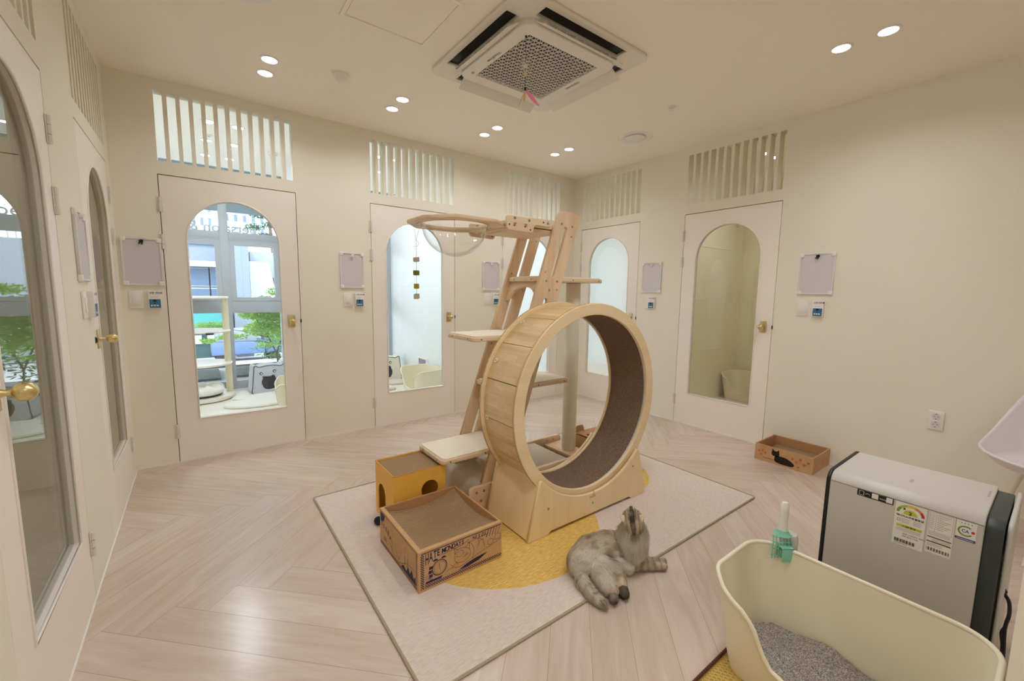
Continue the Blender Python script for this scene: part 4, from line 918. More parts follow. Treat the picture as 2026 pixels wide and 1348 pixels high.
# ------------------------------------------------------------------ corner carton with black cat print
def corner_box():
    x0, y0, x1, y1, h = 3.452, 1.002, 3.790, 1.392, .128
    t = thing('scratcher_tray', 'low brown carton with a black cat and orange flowers printed, against right wall', 'box', ((x0 + x1) / 2, (y0 + y1) / 2, 0))
    P = lambda n, me, m_, par=t: obj(n, me, m_, par, world=True); th = .006
    b = B().box(x0, y0, 0, x0 + th, y1, h).box(x1 - th, y0, 0, x1, y1, h).box(x0 + th, y0, 0, x1 - th, y0 + th, h).box(x0 + th, y1 - th, 0, x1 - th, y1, h).box(x0 + th, y0 + th, .0, x1 - th, y1 - th, .008)
    P('carton', b.mesh(20), 'card'); P('scratch_pad', B().box(x0 + .03, y0 + .012, .01, x1 - .012, y1 - .03, .055).mesh(), 'corr_y')
    P('inner_lining', B().box(x0 + th, y1 - .010, .01, x1 - th, y1 - th, h - .004).box(x1 - .010, y0 + th, .01, x1 - th, y1 - th, h - .004).mesh(), 'card_in')
    fr = frame((x0 - .0006, y1, 0), (0, -1, 0), (0, 0, 1)); k = Ink(); k.w = 0
    k.poly(smooth_closed([(.150, .070), (.175, .072), (.215, .070), (.250, .056), (.272, .036), (.262, .018), (.22, .014), (.17, .016), (.142, .026), (.140, .05)], 5))
    k.poly(smooth_closed([(.118, .088), (.122, .070), (.142, .062), (.164, .068), (.172, .086), (.160, .100), (.132, .102)], 5)); k.poly([(.120, .092), (.122, .118), (.140, .100)]); k.poly([(.152, .100), (.166, .118), (.171, .090)])
    k.line(smooth_open([(.06, .035, 0), (.08, .028, 0), (.10, .034, 0), (.13, .028, 0)], 5), .0020)
    for q in range(5): k.poly(circ(.15 + q * .02, .036 + (q % 2) * .004, .002, 6))
    P('cat_print', _tf(k.mesh(), fr), 'dark')
    k = Ink(); k.w = 0
    def flower(u, v, s):
        k.line([(u, v - s * 2), (u, v)], .0016)
        for a in range(6): k.line([(u, v), (u + s * math.cos(a * PI / 3 + .3), v + s * math.sin(a * PI / 3 + .3))], .0030)
    for u, v, s in ((.03, .075, .010), (.055, .085, .012), (.075, .07, .008), (.045, .05, .008), (.26, .08, .010), (.285, .065, .013), (.31, .09, .012), (.335, .06, .014), (.36, .08, .010), (.27, .035, .009), (.30, .03, .008)): flower(u, v, s)
    P('flower_print', _tf(k.mesh(), fr), 'orangeprint')
    k = Ink(); k.w = 0
    for u, v, s in ((.06, .06, .012), (.14, .08, .009), (.20, .05, .012), (.27, .07, .010)): flower(u, v, s)
    P('end_print', _tf(k.mesh(), frame((x0, y0 - .0006, 0), (1, 0, 0), (0, 0, 1))), 'orangeprint')
corner_box()

# ------------------------------------------------------------------ appliance (air purifier)
def purifier():
    x0, x1, y0, y1, zt = 1.925, 2.315, .098, .500, .602
    t = thing('air_purifier', 'boxy pale grey air purifier with energy stickers behind the litter box', 'air purifier', ((x0 + x1) / 2, (y0 + y1) / 2, 0))
    P = lambda n, me, m_, par=t: obj(n, me, m_, par, world=True)
    yfr = frame((0, 0, 0), (1, 0, 0), (0, 0, 1))
    def shell(ya, yb, ins=0, r=.045):
        lp = rrect(x0 + ins, .015 + ins, x1 - ins, zt - ins, r, 8); return plate([lp], yb - ya, .004, T3((0, (ya + yb) / 2, 0)) @ yfr)
    P('body', shell(y0, y1), 'greyshell'); P('front_edge', shell(y1 - .002, y1 + .012, -.002, .047), 'dark')
    P('rear_recess', shell(y0 - .040, y0 + .002, .012, .04), 'steel_dark')
    P('rear_cover', plate([rrect(x0 + .03, .03, x1 + .02, zt - .012, .03, 6)], .012, .004, T3((0, y0 - .050, 0)) @ yfr), 'greyshell')
    P('foot_strip', B().box(x0 + .02, y0 + .01, 0, x1 - .02, y1 - .01, .02).mesh(), 'dark')
    P('seam', B().box(x0 - .0006, y0, .5695, x0 + .001, y1, .5702).mesh(), 'steel_dark')
    P('dark_slot', plate([rrect(x0 + .02, .10, x1 - .04, .50, .02)], .004, 0, T3((0, y0 - .041, 0)) @ yfr), 'dark')
    P('top_marks', B().box(2.06, .290, zt, 2.095, .300, zt + .0006).box(2.13, .108, zt, 2.20, .114, zt + .0006).mesh(), pbr('faint_grey_mark', (176, 172, 166), .5))
    F = frame((x0 - .0008, 0, 0), (0, -1, 0), (0, 0, 1)); S = pbr('sticker_white', (240, 238, 232), .35)
    col = lambda n, c: pbr(n, c, .4)
    G1c, G2c, Yc, Oc, Rc, LG, BL = [col(n, c) for n, c in (('sticker_green', (108, 160, 56)), ('sticker_light_green', (170, 196, 64)), ('sticker_yellow', (226, 206, 60)), ('sticker_orange', (224, 150, 60)), ('sticker_red', (206, 52, 44)), ('sticker_lime', (196, 206, 50)), ('sticker_blue', (44, 66, 150)))]
    mats = [S, M['dark'], G1c, G2c, Yc, Oc, Rc, LG, BL, pbr('sticker_ring_green', (112, 150, 44), .4)]
    def sticker(nm, draw, lab=None):
        k = Ink(); k.w = 0; draw(k); o = P(nm, _tf(k.mesh(), F), mats); 
        if lab: o['label'] = lab
    def d1(k):
        k.mi = 1; k.rect(-.414, .545, -.312, .568); k.w = .0003; k.mi = 0
        k.line(rect(-.408, .549, -.395, .564), .0012, True); k.line([(-.390, .556), (-.384, .560), (-.378, .556)], .0012)
        k.rect(-.372, .548, -.354, .567); k.rect(-.332, .548, -.315, .567); k.text('reecoqa', -.351, .553, .0085, .7)
        k.mi = 1
        for u in (-.372, -.332):
            for i in range(5): k.rect(u + .001 + i * .0034, .548, u + .0025 + i * .0034, .5495)
    sticker('black_sticker', d1, 'black strip sticker')
    def d2(k):
        u0, u1, v0, v1 = -.306, -.227, .414, .568; k.mi = 0; k.rect(u0, v0, u1, v1); k.w = .0003; c = (-.2665, .532); cs = [2, 3, 4, 5, 6]
        for i in range(5):
            a0, a1 = PI - i * PI / 5, PI - (i + 1) * PI / 5; k.mi = cs[i]; n = 5
            q = [a0 + (a1 - a0) * j / n for j in range(n + 1)]
            k.poly([(c[0] + .036 * math.cos(a), c[1] + .031 * math.sin(a)) for a in q] + [(c[0] + .028 * math.cos(a), c[1] + .023 * math.sin(a)) for a in q[::-1]])
        k.mi = 7; k.poly([(c[0] + .018 * math.cos(PI * j / 16), c[1] - .004 + .018 * math.sin(PI * j / 16)) for j in range(17)])
        k.w = .0006; k.mi = 1; k.text('2', c[0], c[1] - .003, .016, 1, align='CENTER', bold=.0004); k.poly([(c[0] - .019, c[1] + .010), (c[0] - .012, c[1] + .013), (c[0] - .017, c[1] + .019)])
        k.text('에너지소비효율등급', c[0], .517, .0085, align='CENTER', bold=.0002)
        for r in range(3): k.rect(u0 + .018, .510 - r * .006, u0 + .040, .5108 - r * .006); k.rect(u1 - .030, .510 - r * .006, u1 - .010, .5108 - r * .006)
        k.line(rect(u0 + .008, .500, u0 + .015, .509), .0009, True)
        k.w = .0003; k.mi = 7; k.rect(u0 + .008, .480, u1 - .007, .489); k.w = .0006; k.mi = 1; k.text('11,000 원/년', c[0], .482, .007, align='CENTER', bold=.0002)
        for r in range(3): k.rect(u0 + .007, .475 - r * .004, u1 - .008, .4756 - r * .004)
        k.mi = 8; k.text('보증 고객센터 서비스', u0 + .026, .455, .0066); k.text('080 8272 7100', u0 + .026, .447, .0066)
        k.mi = 1
        for i in range(34):
            if (i * 7) % 5 != 1: k.rect(u0 + .006 + i * .0016, .424, u0 + .0068 + i * .0016 + (i % 3) * .0003, .436)
        k.rect(u0 + .006, .419, u0 + .04, .4202)
    sticker('energy_sticker', d2, 'white energy rating sticker')
    def d3(k):
        u0, u1, v0, v1 = -.222, -.161, .424, .568; k.mi = 0; k.rect(u0, v0, u1, v1); k.w = .0003; k.mi = 1
        k.line(rect(u0 + .003, .500, u1 - .003, .565), .0005, True); k.line([(u0 + .018, .500), (u0 + .018, .560)], .0004)
        for r in range(9): k.rect(u0 + .005, .558 - r * .006, u0 + .014, .5588 - r * .006); k.rect(u0 + .021, .558 - r * .006, u1 - .008 - (r % 3) * .008, .5588 - r * .006)
        for r in range(4): k.rect(u0 + .003, .496 - r * .003, u1 - .006, .4965 - r * .003)
        k.rect(u0 + .002, .478, u1 - .002, .481); k.rect(u0 + .002, .462, u1 - .002, .465)
        for r in range(4): k.rect(u0 + .014, .475 - r * .003, u1 - .004, .4755 - r * .003); k.rect(u0 + .003, .458 - r * .003, u1 - .02, .4585 - r * .003)
        for i in range(32):
            if (i * 5) % 4 != 1: k.rect(u0 + .003 + i * .0017, .432, u0 + .004 + i * .0017 + (i % 2) * .0003, .443)
    sticker('rating_sticker', d3, 'grey specification sticker')
    def d4(k):
        u0, u1, v0, v1 = -.158, -.113, .503, .568; k.mi = 0; k.rect(u0, v0, u1, v1); k.w = .0003; k.mi = 8; k.rect(u0, v0 + .001, u1, v0 + .009); c = (-.136, .535)
        k.mi = 9; q = [math.radians(50 + 275 * j / 30) for j in range(31)]
        k.poly([(c[0] + .018 * math.cos(a), c[1] + .017 * math.sin(a)) for a in q] + [(c[0] + .0138 * math.cos(a), c[1] + .013 * math.sin(a)) for a in q[::-1]])
        k.mi = 8; k.text('CA', c[0] - .009, c[1] - .0045, .014, .85, bold=.0003); k.mi = 6; k.poly(circ(c[0] + .016, c[1] + .001, .0042, 14))
        k.mi = 1
        for i in range(4): k.poly(circ(u0 + .011 + i * .0075, .560, .0014, 8))
        k.w = .0006; k.mi = 0; k.rect(u0 + .004, v0 + .004, u1 - .004, v0 + .0055)
    sticker('quality_sticker', d4, 'clean air certification sticker')
    c = B().tube(smooth_open([(2.06, .050, .335), (2.02, .040, .332), (2.0, .030, .322), (1.99, .026, .286), (1.995, .030, .235), (2.0, .026, .16), (2.02, .022, .06), (2.10, .02, .006)], 6), .005, 8)
    c.tube([(2.06, .052, .335), (2.035, .045, .334)], .009, 10).tube(smooth_open([(1.995, .03, .24), (2.02, .036, .20), (2.04, .03, .14), (2.07, .03, .03), (2.2, .03, .006)], 6), .004, 8)
    P('power_cable', c.mesh(), 'carkey')
purifier()

# ------------------------------------------------------------------ litter boxes
def litter_shell(w_, d_, h_, dip=True, N=112, rc=.10):
    """long side w_ along y, depth d_ along x, dip in the -x side; origin at base centre"""
    def ring(sx, sy, r): return rrect(-sx, -sy, sx, sy, r, N // 4 - 1)
    def dense(a, c):
        oa, oc = [], []
        for k in range(len(a)):
            k2 = (k + 1) % len(a); n_ = max(1, int(math.dist(c[k], c[k2]) / .012))
            for q in range(n_):
                t_ = q / n_; oa.append((a[k][0] + (a[k2][0] - a[k][0]) * t_, a[k][1] + (a[k2][1] - a[k][1]) * t_)); oc.append((c[k][0] + (c[k2][0] - c[k][0]) * t_, c[k][1] + (c[k2][1] - c[k][1]) * t_))
        return oa, oc
    base, rim = dense(ring(d_ / 2 - .05, w_ / 2 - .055, rc * .6), ring(d_ / 2, w_ / 2, rc)); bm = bmesh.new()
    def hf(p):
        if not dip: return h_
        x, y = p; f = max(0, min(1, (-x - (d_ / 2 - .10)) / .09)); f = f * f * (3 - 2 * f)
        prof = ((.50, 0), (.475, .0), (.43, .09), (.32, .20), (.27, .31), (.23, .53), (.19, .66), (.13, .70), (0, .72)); a = abs(y) / w_ * 1.0
        for (u1, g1), (u0, g0) in zip(prof, prof[1:]):
            if a >= u0: g = g0 + (g1 - g0) * min(1, (a - u0) / (u1 - u0)); break
        return h_ * (1 - f * g)
    def rows(off, zb):
        out = []
        for j in range(9):
            s = j / 8; row = []
            for a, c in zip(base, rim):
                ht = hf(c); z = zb + (ht - zb) * s; k = z / h_; bulge = k ** .8
                px, py = a[0] + (c[0] - a[0]) * bulge, a[1] + (c[1] - a[1]) * bulge; l = math.hypot(px, py); q = 1 - off / l
                row.append(bm.verts.new((px * q, py * q, z)))
            out.append(row)
        return out
    o, i = rows(0, .001), rows(.006, .007); n = len(base)
    for A, C, fl in [(o[j], o[j + 1], 0) for j in range(8)] + [(i[j], i[j + 1], 1) for j in range(8)]:
        for k in range(n):
            v = (A[k], A[(k + 1) % n], C[(k + 1) % n], C[k]); bm.faces.new(v[::-1] if fl else v)
    for k in range(n): bm.faces.new((o[8][k], o[8][(k + 1) % n], i[8][(k + 1) % n], i[8][k]))
    bm.faces.new(o[0][::-1]); bm.faces.new(i[0])
    me = bpy.data.meshes.new('shell'); bm.to_mesh(me)
    lip = []
    for c, v in zip(rim, o[8]): lip.append(Vector(v.co))
    bm.free(); b = B(); b.add(me); b.tube([(p.x, p.y, p.z) for p in lip], .0075, 8, closed=True); return b.mesh(50)
def litter_box(label, x, y, rot, w_=.62, d_=.40, h_=.33, mat='litter_plastic', z=0.0):
    t = thing('litter_box', label, 'litter box', T3((x, y, z)) @ Matrix.Rotation(rot, 4, 'Z'), 'high sided cream litter boxes')
    obj('tray', litter_shell(w_, d_, h_), mat, t); return t
litter_box('large cream litter box in the foreground holding grey litter', 1.515, .337, 0, .635, .375, .335, z=.006)
litter_box('cream litter box on the cabin floor behind the first back door', .80, 4.83, -.12, .50, .42, .33)
litter_box('cream litter box behind the second back door, under the white flap', 2.17, 4.72, .1, .50, .40, .33)
litter_box('cream litter box on the floor behind the right hand door', 5.33, 2.31, 0, .50, .40, .32)
def litter_sand():
    bm = bmesh.new(); n = 46; g = []
    for i in range(n):
        row = []
        for j in range(n):
            u, v = i / (n - 1) * 2 - 1, j / (n - 1) * 2 - 1
            su, sv = u * math.sqrt(1 - v * v / 2 * .62), v * math.sqrt(1 - u * u / 2 * .62)
            x, y = 1.515 + su * .138, .337 + sv * .262
            z = .070 + .020 * mnoise.noise(Vector((x * 9, y * 9, 0))) + .004 * mnoise.noise(Vector((x * 60, y * 60, 1))) - .03 * max(0, (.34 - y)) + .012
            row.append(bm.verts.new((x, y, z)))
        g.append(row)
    for i in range(n - 1):
        for j in range(n - 1): bm.faces.new((g[i][j], g[i + 1][j], g[i + 1][j + 1], g[i][j + 1]))
    me = bpy.data.meshes.new('m'); bm.to_mesh(me); bm.free(); me.polygons.foreach_set('use_smooth', [True] * len(me.polygons))
    T = NT('grey_litter_grains'); b = T.n('ShaderNodeBsdfPrincipled'); T.l(b.outputs[0], T.out.inputs[0]); b.inputs['Roughness'].default_value = .95
    tc = T.n('ShaderNodeTexCoord'); vo = T.n('ShaderNodeTexVoronoi'); vo.inputs['Scale'].default_value = 420; T.l(tc.outputs['Object'], vo.inputs['Vector'])
    cr = T.n('ShaderNodeValToRGB'); e = cr.color_ramp.elements; e[0].color = lin((70, 66, 64)); e[1].color = lin((206, 200, 190)); e.new(.12).color = lin((128, 122, 116)); e.new(.7).color = lin((158, 151, 143))
    sp = T.n('ShaderNodeSeparateColor'); T.l(vo.outputs['Color'], sp.inputs[0]); T.l(sp.outputs[0], cr.inputs[0]); T.l(cr.outputs[0], b.inputs['Base Color'])
    bp = T.n('ShaderNodeBump'); bp.inputs['Strength'].default_value = .9; bp.inputs['Distance'].default_value = .002; bp.invert = True; T.l(vo.outputs['Distance'], bp.inputs['Height']); T.l(bp.outputs[0], b.inputs['Normal'])
    tag(obj('cat_litter', me, T.m), 'grey clay litter filling the foreground litter box', 'cat litter', kind='stuff')
litter_sand()
def scoop():
    t = thing('litter_scoop', 'mint litter scoop with white handle hooked on foreground litter box rim', 'scoop', (1.69, .55, .20))
    P = lambda n, me, m_, par=t: obj(n, me, m_, par, world=True)
    U = Vector((.8, -.6, 0)); N_ = Vector((.596, .794, 0)); O = Vector((1.712, .572, 0))
    mt = Matrix(((U.x, N_.x, 0, O.x), (U.y, N_.y, 0, O.y), (0, 0, 1, 0), (0, 0, 0, 1)))        # local x right, y away, z up
    P('handle', B().lathe([(0, .512), (.010, .510), (.0155, .500), (.0165, .470), (.0145, .435), (.0165, .405), (.017, .400), (0, .400)], 24, mt @ Matrix.Diagonal((1, .75, 1, 1))).mesh(), 'white')
    b = B().lathe([(.0, .404), (.019, .404), (.021, .396), (.030, .386), (.0, .386)], 24, mt)
    P('scoop_neck', b.mesh(), 'mint')
    b = B()
    for k in range(7): x = -.040 + k * .0105; b.tube([mt @ Vector((x, -.012, .388)), mt @ Vector((x * 1.1, -.020, .36)), mt @ Vector((x * 1.1, -.018, .30))], .0022, 6)
    for z in (.385, .362, .338, .31): b.tube([mt @ Vector((-.044, -.010, z)), mt @ Vector((-.030, -.019, z)), mt @ Vector((.020, -.019, z)), mt @ Vector((.030, -.010, z))], .0024, 6)
    P('scoop_grid', b.mesh(), 'mint')
    P('holder_body', B().lathe([(0, .20), (.026, .20), (.030, .26), (.031, .362), (.025, .376), (0, .378)], 28, mt @ T3((.040, .020, 0))).mesh(), 'greyshell')
    h = B().box(-.022, -.045, .300, .022, -.040, .352, .002, mt=mt @ Matrix.Rotation(0, 4, 'Z')).box(-.022, -.045, .347, .022, -.008, .352, .002, mt=mt).box(-.022, -.012, .31, .022, -.008, .352, .002, mt=mt)
    P('rim_clip', h.mesh(), 'mint')
scoop()
def hexmat():
    x0, x1, y0, y1 = 1.03, 1.76, .02, .628; t = thing('litter_mat', 'yellow honeycomb litter mat with brown edge under the foreground litter box', 'mat', ((x0 + x1) / 2, (y0 + y1) / 2, 0))
    r = .0085; hs = []; w_ = r * math.sqrt(3); j = 0; y = y0 + .015
    b = B(); bm = b.b
    while y < y1 - .012:
        x = x0 + .014 + (w_ / 2 if j % 2 else 0)
        while x < 1.42:
            o = [bm.verts.new((x + r * math.cos(math.radians(60 * k + 30)), y + r * math.sin(math.radians(60 * k + 30)), .0055)) for k in range(6)]
            i = [bm.verts.new((x + r * .72 * math.cos(math.radians(60 * k + 30)), y + r * .72 * math.sin(math.radians(60 * k + 30)), .0055)) for k in range(6)]
            d = [bm.verts.new((x + r * .66 * math.cos(math.radians(60 * k + 30)), y + r * .66 * math.sin(math.radians(60 * k + 30)), .0015)) for k in range(6)]
            for k in range(6): bm.faces.new((o[k], o[(k + 1) % 6], i[(k + 1) % 6], i[k])); bm.faces.new((i[k], i[(k + 1) % 6], d[(k + 1) % 6], d[k]))
            bm.faces.new(d); x += w_
        y += r * 1.5; j += 1
    obj('honeycomb_sheet', b.mesh(20), pbr('honey_yellow_foam', (212, 184, 104), .7), t, world=True)
    pts = rrect(x0, y0, x1, y1, .01, 3); obj('brown_edge', B().tube([(p[0], p[1], .0045) for p in pts], .0055, 6, closed=True).mesh(), pbr('brown_binding', (92, 44, 34), .8), t, world=True)
    obj('backing', B().box(x0 + .003, y0 + .003, .0005, x1 - .003, y1 - .003, .0012).mesh(), pbr('mat_backing', (168, 138, 66), .8), t, world=True)
hexmat()
def chair():
    t = thing('tub_chair', 'white moulded tub chair partly hidden behind the air purifier', 'chair', T3((3.36, -.10, 0)) @ Matrix.Rotation(math.radians(200), 4, 'Z'))
    bm = bmesh.new(); n, m_ = 26, 16; rows = []
    for j in range(m_ + 1):
        s = j / m_; row = []
        for k in range(n + 1):
            a = -PI * .86 + 2 * PI * .86 * k / n          # 0 = back (-x local)
            back = max(0, math.cos(a)); hgt = .05 + .36 * back ** 5 + .03 * (1 - abs(a) / (PI * .86)); r = .10 + .16 * min(1, s * 2.2); 
            z = .43 + max(0, s - .42) / .58 * hgt; r += max(0, s - .42) * .10
            row.append(bm.verts.new((-r * math.cos(a) * 1.0, r * math.sin(a) * 1.08, z)))
        rows.append(row)
    for A, C in zip(rows, rows[1:]):
        for k in range(n): bm.faces.new((A[k], A[k + 1], C[k + 1], C[k]))
    c = bm.verts.new((0, 0, .425))
    for k in range(n): bm.faces.new((c, rows[0][k + 1], rows[0][k]))
    bm.faces.new((c, rows[0][0], rows[0][n]))
    bmesh.ops.recalc_face_normals(bm, faces=bm.faces); bmesh.ops.solidify(bm, geom=list(bm.faces), thickness=.012)
    me = bpy.data.meshes.new('m'); bm.to_mesh(me); bm.free(); me.polygons.foreach_set('use_smooth', [True] * len(me.polygons))
    obj('tub_shell', me, pbr('white_moulded_plastic', (232, 228, 232), .4), t)
    for sx in (-1, 1):
        for sy in (-1, 1): obj('leg', B().cyl((sx * .13, sy * .13, .42), (sx * .2, sy * .2, 0), .014, .010, 14).mesh(), 'laminate', t)
chair()

# ------------------------------------------------------------------ things inside the cabins
def cave(name, label, x, y, rot, mat, w_=.38, d_=.26, h_=.36):
    t = thing(name, label, 'cat bed', T3((x, y, 0)) @ Matrix.Rotation(rot, 4, 'Z'), 'cat faced felt caves')
    out = smooth_closed([(-.19, .0), (-.195, .10), (-.18, .26), (-.165, .345), (-.12, .325), (-.06, .335), (0, .338), (.06, .335), (.12, .325), (.165, .345), (.18, .26), (.195, .10), (.19, .0), (0, -.004)], 4)
    mouth = smooth_closed([(-.085, .085), (-.095, .14), (-.08, .185), (-.085, .205), (-.06, .205), (0, .20), (.03, .215), (.05, .20), (.055, .18), (.07, .14), (.065, .085), (.03, .045), (-.05, .045)], 4)
    F = frame((0, -d_ / 2, 0), (1, 0, 0), (0, 0, 1))
    b = B().add(plate([out, mouth], .03, .012, F @ T3((0, 0, -.015))))
    b.add(plate([out], d_ - .03, .03, frame((0, 0, 0), (1, 0, 0), (0, 0, 1)) @ T3((0, 0, -.02))))
    obj('felt_shell', b.mesh(70), mat, t)
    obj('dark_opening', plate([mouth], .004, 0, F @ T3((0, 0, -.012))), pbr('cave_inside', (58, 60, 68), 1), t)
    for ex, ez in ((-.10, .245), (.045, .262)):
        e = obj('eye', B().cyl((ex, -d_ / 2 - .001, ez), (ex, -d_ / 2 - .010, ez), .018, .014, 22).mesh(), 'dark', t)
        obj('eye_white', B().cyl((ex, -d_ / 2 - .009, ez), (ex, -d_ / 2 - .012, ez), .010, .008, 18).mesh(), 'white', e)
    pip = [(p[0], -d_ / 2 + .002, p[1]) for p in out]; obj('piping', B().tube(pip, .004, 6, closed=True).mesh(), 'dark', t)
cave('cat_cave', 'grey felt cat faced cave by the window behind the first door', .665, 5.98, .10, 'greyfelt')
cave('cat_cave', 'cream cat faced cave half visible behind the second door', 2.12, 5.85, -.15, 'creamfelt')
def fur_rug(label, pts, mat, z=0.0):
    lp = smooth_closed(pts, 6); me = plate([lp], .03, .012, T3((0, 0, z + .016))); tag(obj('fleece_rug', me, mat), label, 'rug', 'fleece rugs in the cabins')
fur_rug('white fleece rug on the cabin floor behind the first door', [(.17, 5.30), (.32, 5.18), (.50, 5.14), (.62, 5.16), (.85, 5.2), (.86, 5.55), (.70, 5.75), (.45, 5.72), (.33, 5.80), (.26, 5.62), (.36, 5.50), (.22, 5.48)], 'fluff')
fur_rug('pinkish fleece rug on the cabin floor behind the second door', [(1.75, 5.2), (1.98, 5.14), (2.02, 5.28), (1.96, 5.42), (2.2, 5.40), (2.30, 5.55), (2.2, 5.68), (1.9, 5.66), (1.7, 5.6)], 'fluffpink')
def cabin_tower():
    t = thing('cabin_cat_tower', 'white round shelved cat tower seen through the first back door', 'cat tree', (.05, 5.95, 0)); P = lambda n, me, m_, par=t: obj(n, me, m_, par, world=True)
    P('base_disc', B().lathe([(0, .012), (.33, .012), (.335, .03), (.33, .048), (0, .048)], 48, T3((-.02, 5.92, 0))).mesh(), 'laminate')
    P('sisal_post', B().cyl((.262, 5.98, .048), (.262, 5.98, 1.16), .034, n=20).mesh(), 'creampost')
    for z in (.40, .78, 1.165): P('shelf', B().lathe([(0, z - .012), (.29, z - .012), (.295, z), (.29, z + .012), (0, z + .012)], 40, T3((.01, 5.98, 0))).mesh(), 'laminate')
    P('shelf_clip', B().box(.06, 5.67, .755, .13, 5.69, .775).mesh(), 'dark')
cabin_tower()
def donut():
    t = thing('donut_bed', 'cream plush donut bed resting on the cabin tower base', 'cat bed', (.0, 5.86, .05))
    b = B(); n, m_ = 48, 14; prof = [(.145 + .065 * math.cos(2 * PI * k / m_), .065 + .055 * math.sin(2 * PI * k / m_)) for k in range(m_)]
    b.lathe(prof, n, closed=True); me = b.mesh(80)
    for v in me.vertices: a = math.atan2(v.co.y, v.co.x); v.co.z *= 1 + .10 * math.sin(a * 9) * (v.co.z > .06)
    obj('plush_ring', me, 'fluff', t); obj('cushion', B().sph((0, 0, .05), .14, (1, 1, .28), 28).mesh(), 'fluff', t); obj('under_side', B().lathe([(0, 0), (.17, 0), (.19, .018), (0, .02)], 40).mesh(), 'dark', t)
donut()
t = thing('cat_flap', 'white framed cat flap low in the cabin wall behind the second door', 'cat flap', (2.40, 5.18, .30))
yzf = frame((2.40, 0, 0), (0, -1, 0), (0, 0, 1))
obj('flap_frame', plate([rrect(-5.33, .215, -5.03, .385, .02), rect(-5.29, .240, -5.07, .362)], .02, .004, yzf @ T3((0, 0, .010))), 'white', t, world=True)
obj('flap_door', plate([rect(-5.29, .240, -5.07, .362)], .006, 0, yzf @ T3((0, 0, .006))), pbr('smoky_flap', (150, 142, 160), .2), t, world=True)
t = thing('corner_bracket', 'small bent pipe near the ceiling corner of the right cabin', 'pipe', (5.3, 2.56, 2.2))
obj('pipe', B().tube(smooth_open([(5.1, 2.575, 2.36), (5.25, 2.56, 2.33), (5.33, 2.55, 2.26), (5.34, 2.55, 2.10)], 6), .009, 8).mesh(), 'greyshell', t, world=True)
t = thing('cabin_shelf', 'narrow wall shelf seen through the glass of the far right door', 'shelf', (5.7, 3.45, .72))
obj('shelf_board', B().box(5.55, 2.75, .715, 5.89, 4.6, .735).mesh(), 'greyshell', t, world=True)

# window lettering (seen from inside, mirrored)
lt = text_mesh('petsalon &', .165, Matrix.Identity(4), .002, bold=.001)
lt.transform(frame((max(v.co.x for v in lt.vertices) - .04, YW + .075, 1.957), (-1, 0, 0), (0, 0, 1)))
tag(obj('window_lettering', lt, pbr('frosted_letters', (214, 224, 236), .5)), 'pale shop lettering on the upper window pane, mirrored from inside', 'lettering')

# ------------------------------------------------------------------ street outside the windows
M['facade'] = pbr('blue_grey_facade', (116, 127, 142), .6, noise=.03, nscale=3)
M['facade_light'] = pbr('pale_concrete', (150, 160, 172), .8, noise=.03, nscale=3)
M['tower_white'] = pbr('white_tower_cladding', (190, 196, 204), .8)
M['shopglass'] = pbr('shop_window_glass', (84, 104, 128), .3)
M['asphalt'] = pbr('bright_paving', (186, 188, 192), .9, noise=.05, nscale=4)
M['grassbed'] = pbr('grey_green_bed', (84, 98, 96), .95, noise=.4, nscale=30)
def ground():
    ys = [6.42, 7.2, 8.2, 9.2, 10.2, 12, 15, 19, 30, 60]; zs = [-.03, -.02, -.02, -.30, -.6, -.85, -1.1, -1.4, -1.5, -1.5]
    b = B()
    for i in range(9): b.quad([(-14, ys[i], zs[i]), (26, ys[i], zs[i]), (26, ys[i + 1], zs[i + 1]), (-14, ys[i + 1], zs[i + 1])])
    struct('ground_street', b.mesh(5), 'asphalt')
ground()
struct('roof_canopy', B().box(-4, 6.44, 2.82, 9, 10.6, 3.2).mesh(), pbr('teal_grey_canopy', (92, 112, 114), .6))
struct('wall_exterior', B().box(-3.2, 6.41, -.3, -.5, 6.5, 3.2).box(5.95, 6.41, -.3, 9, 6.5, 3.2).mesh(), 'facade_light')
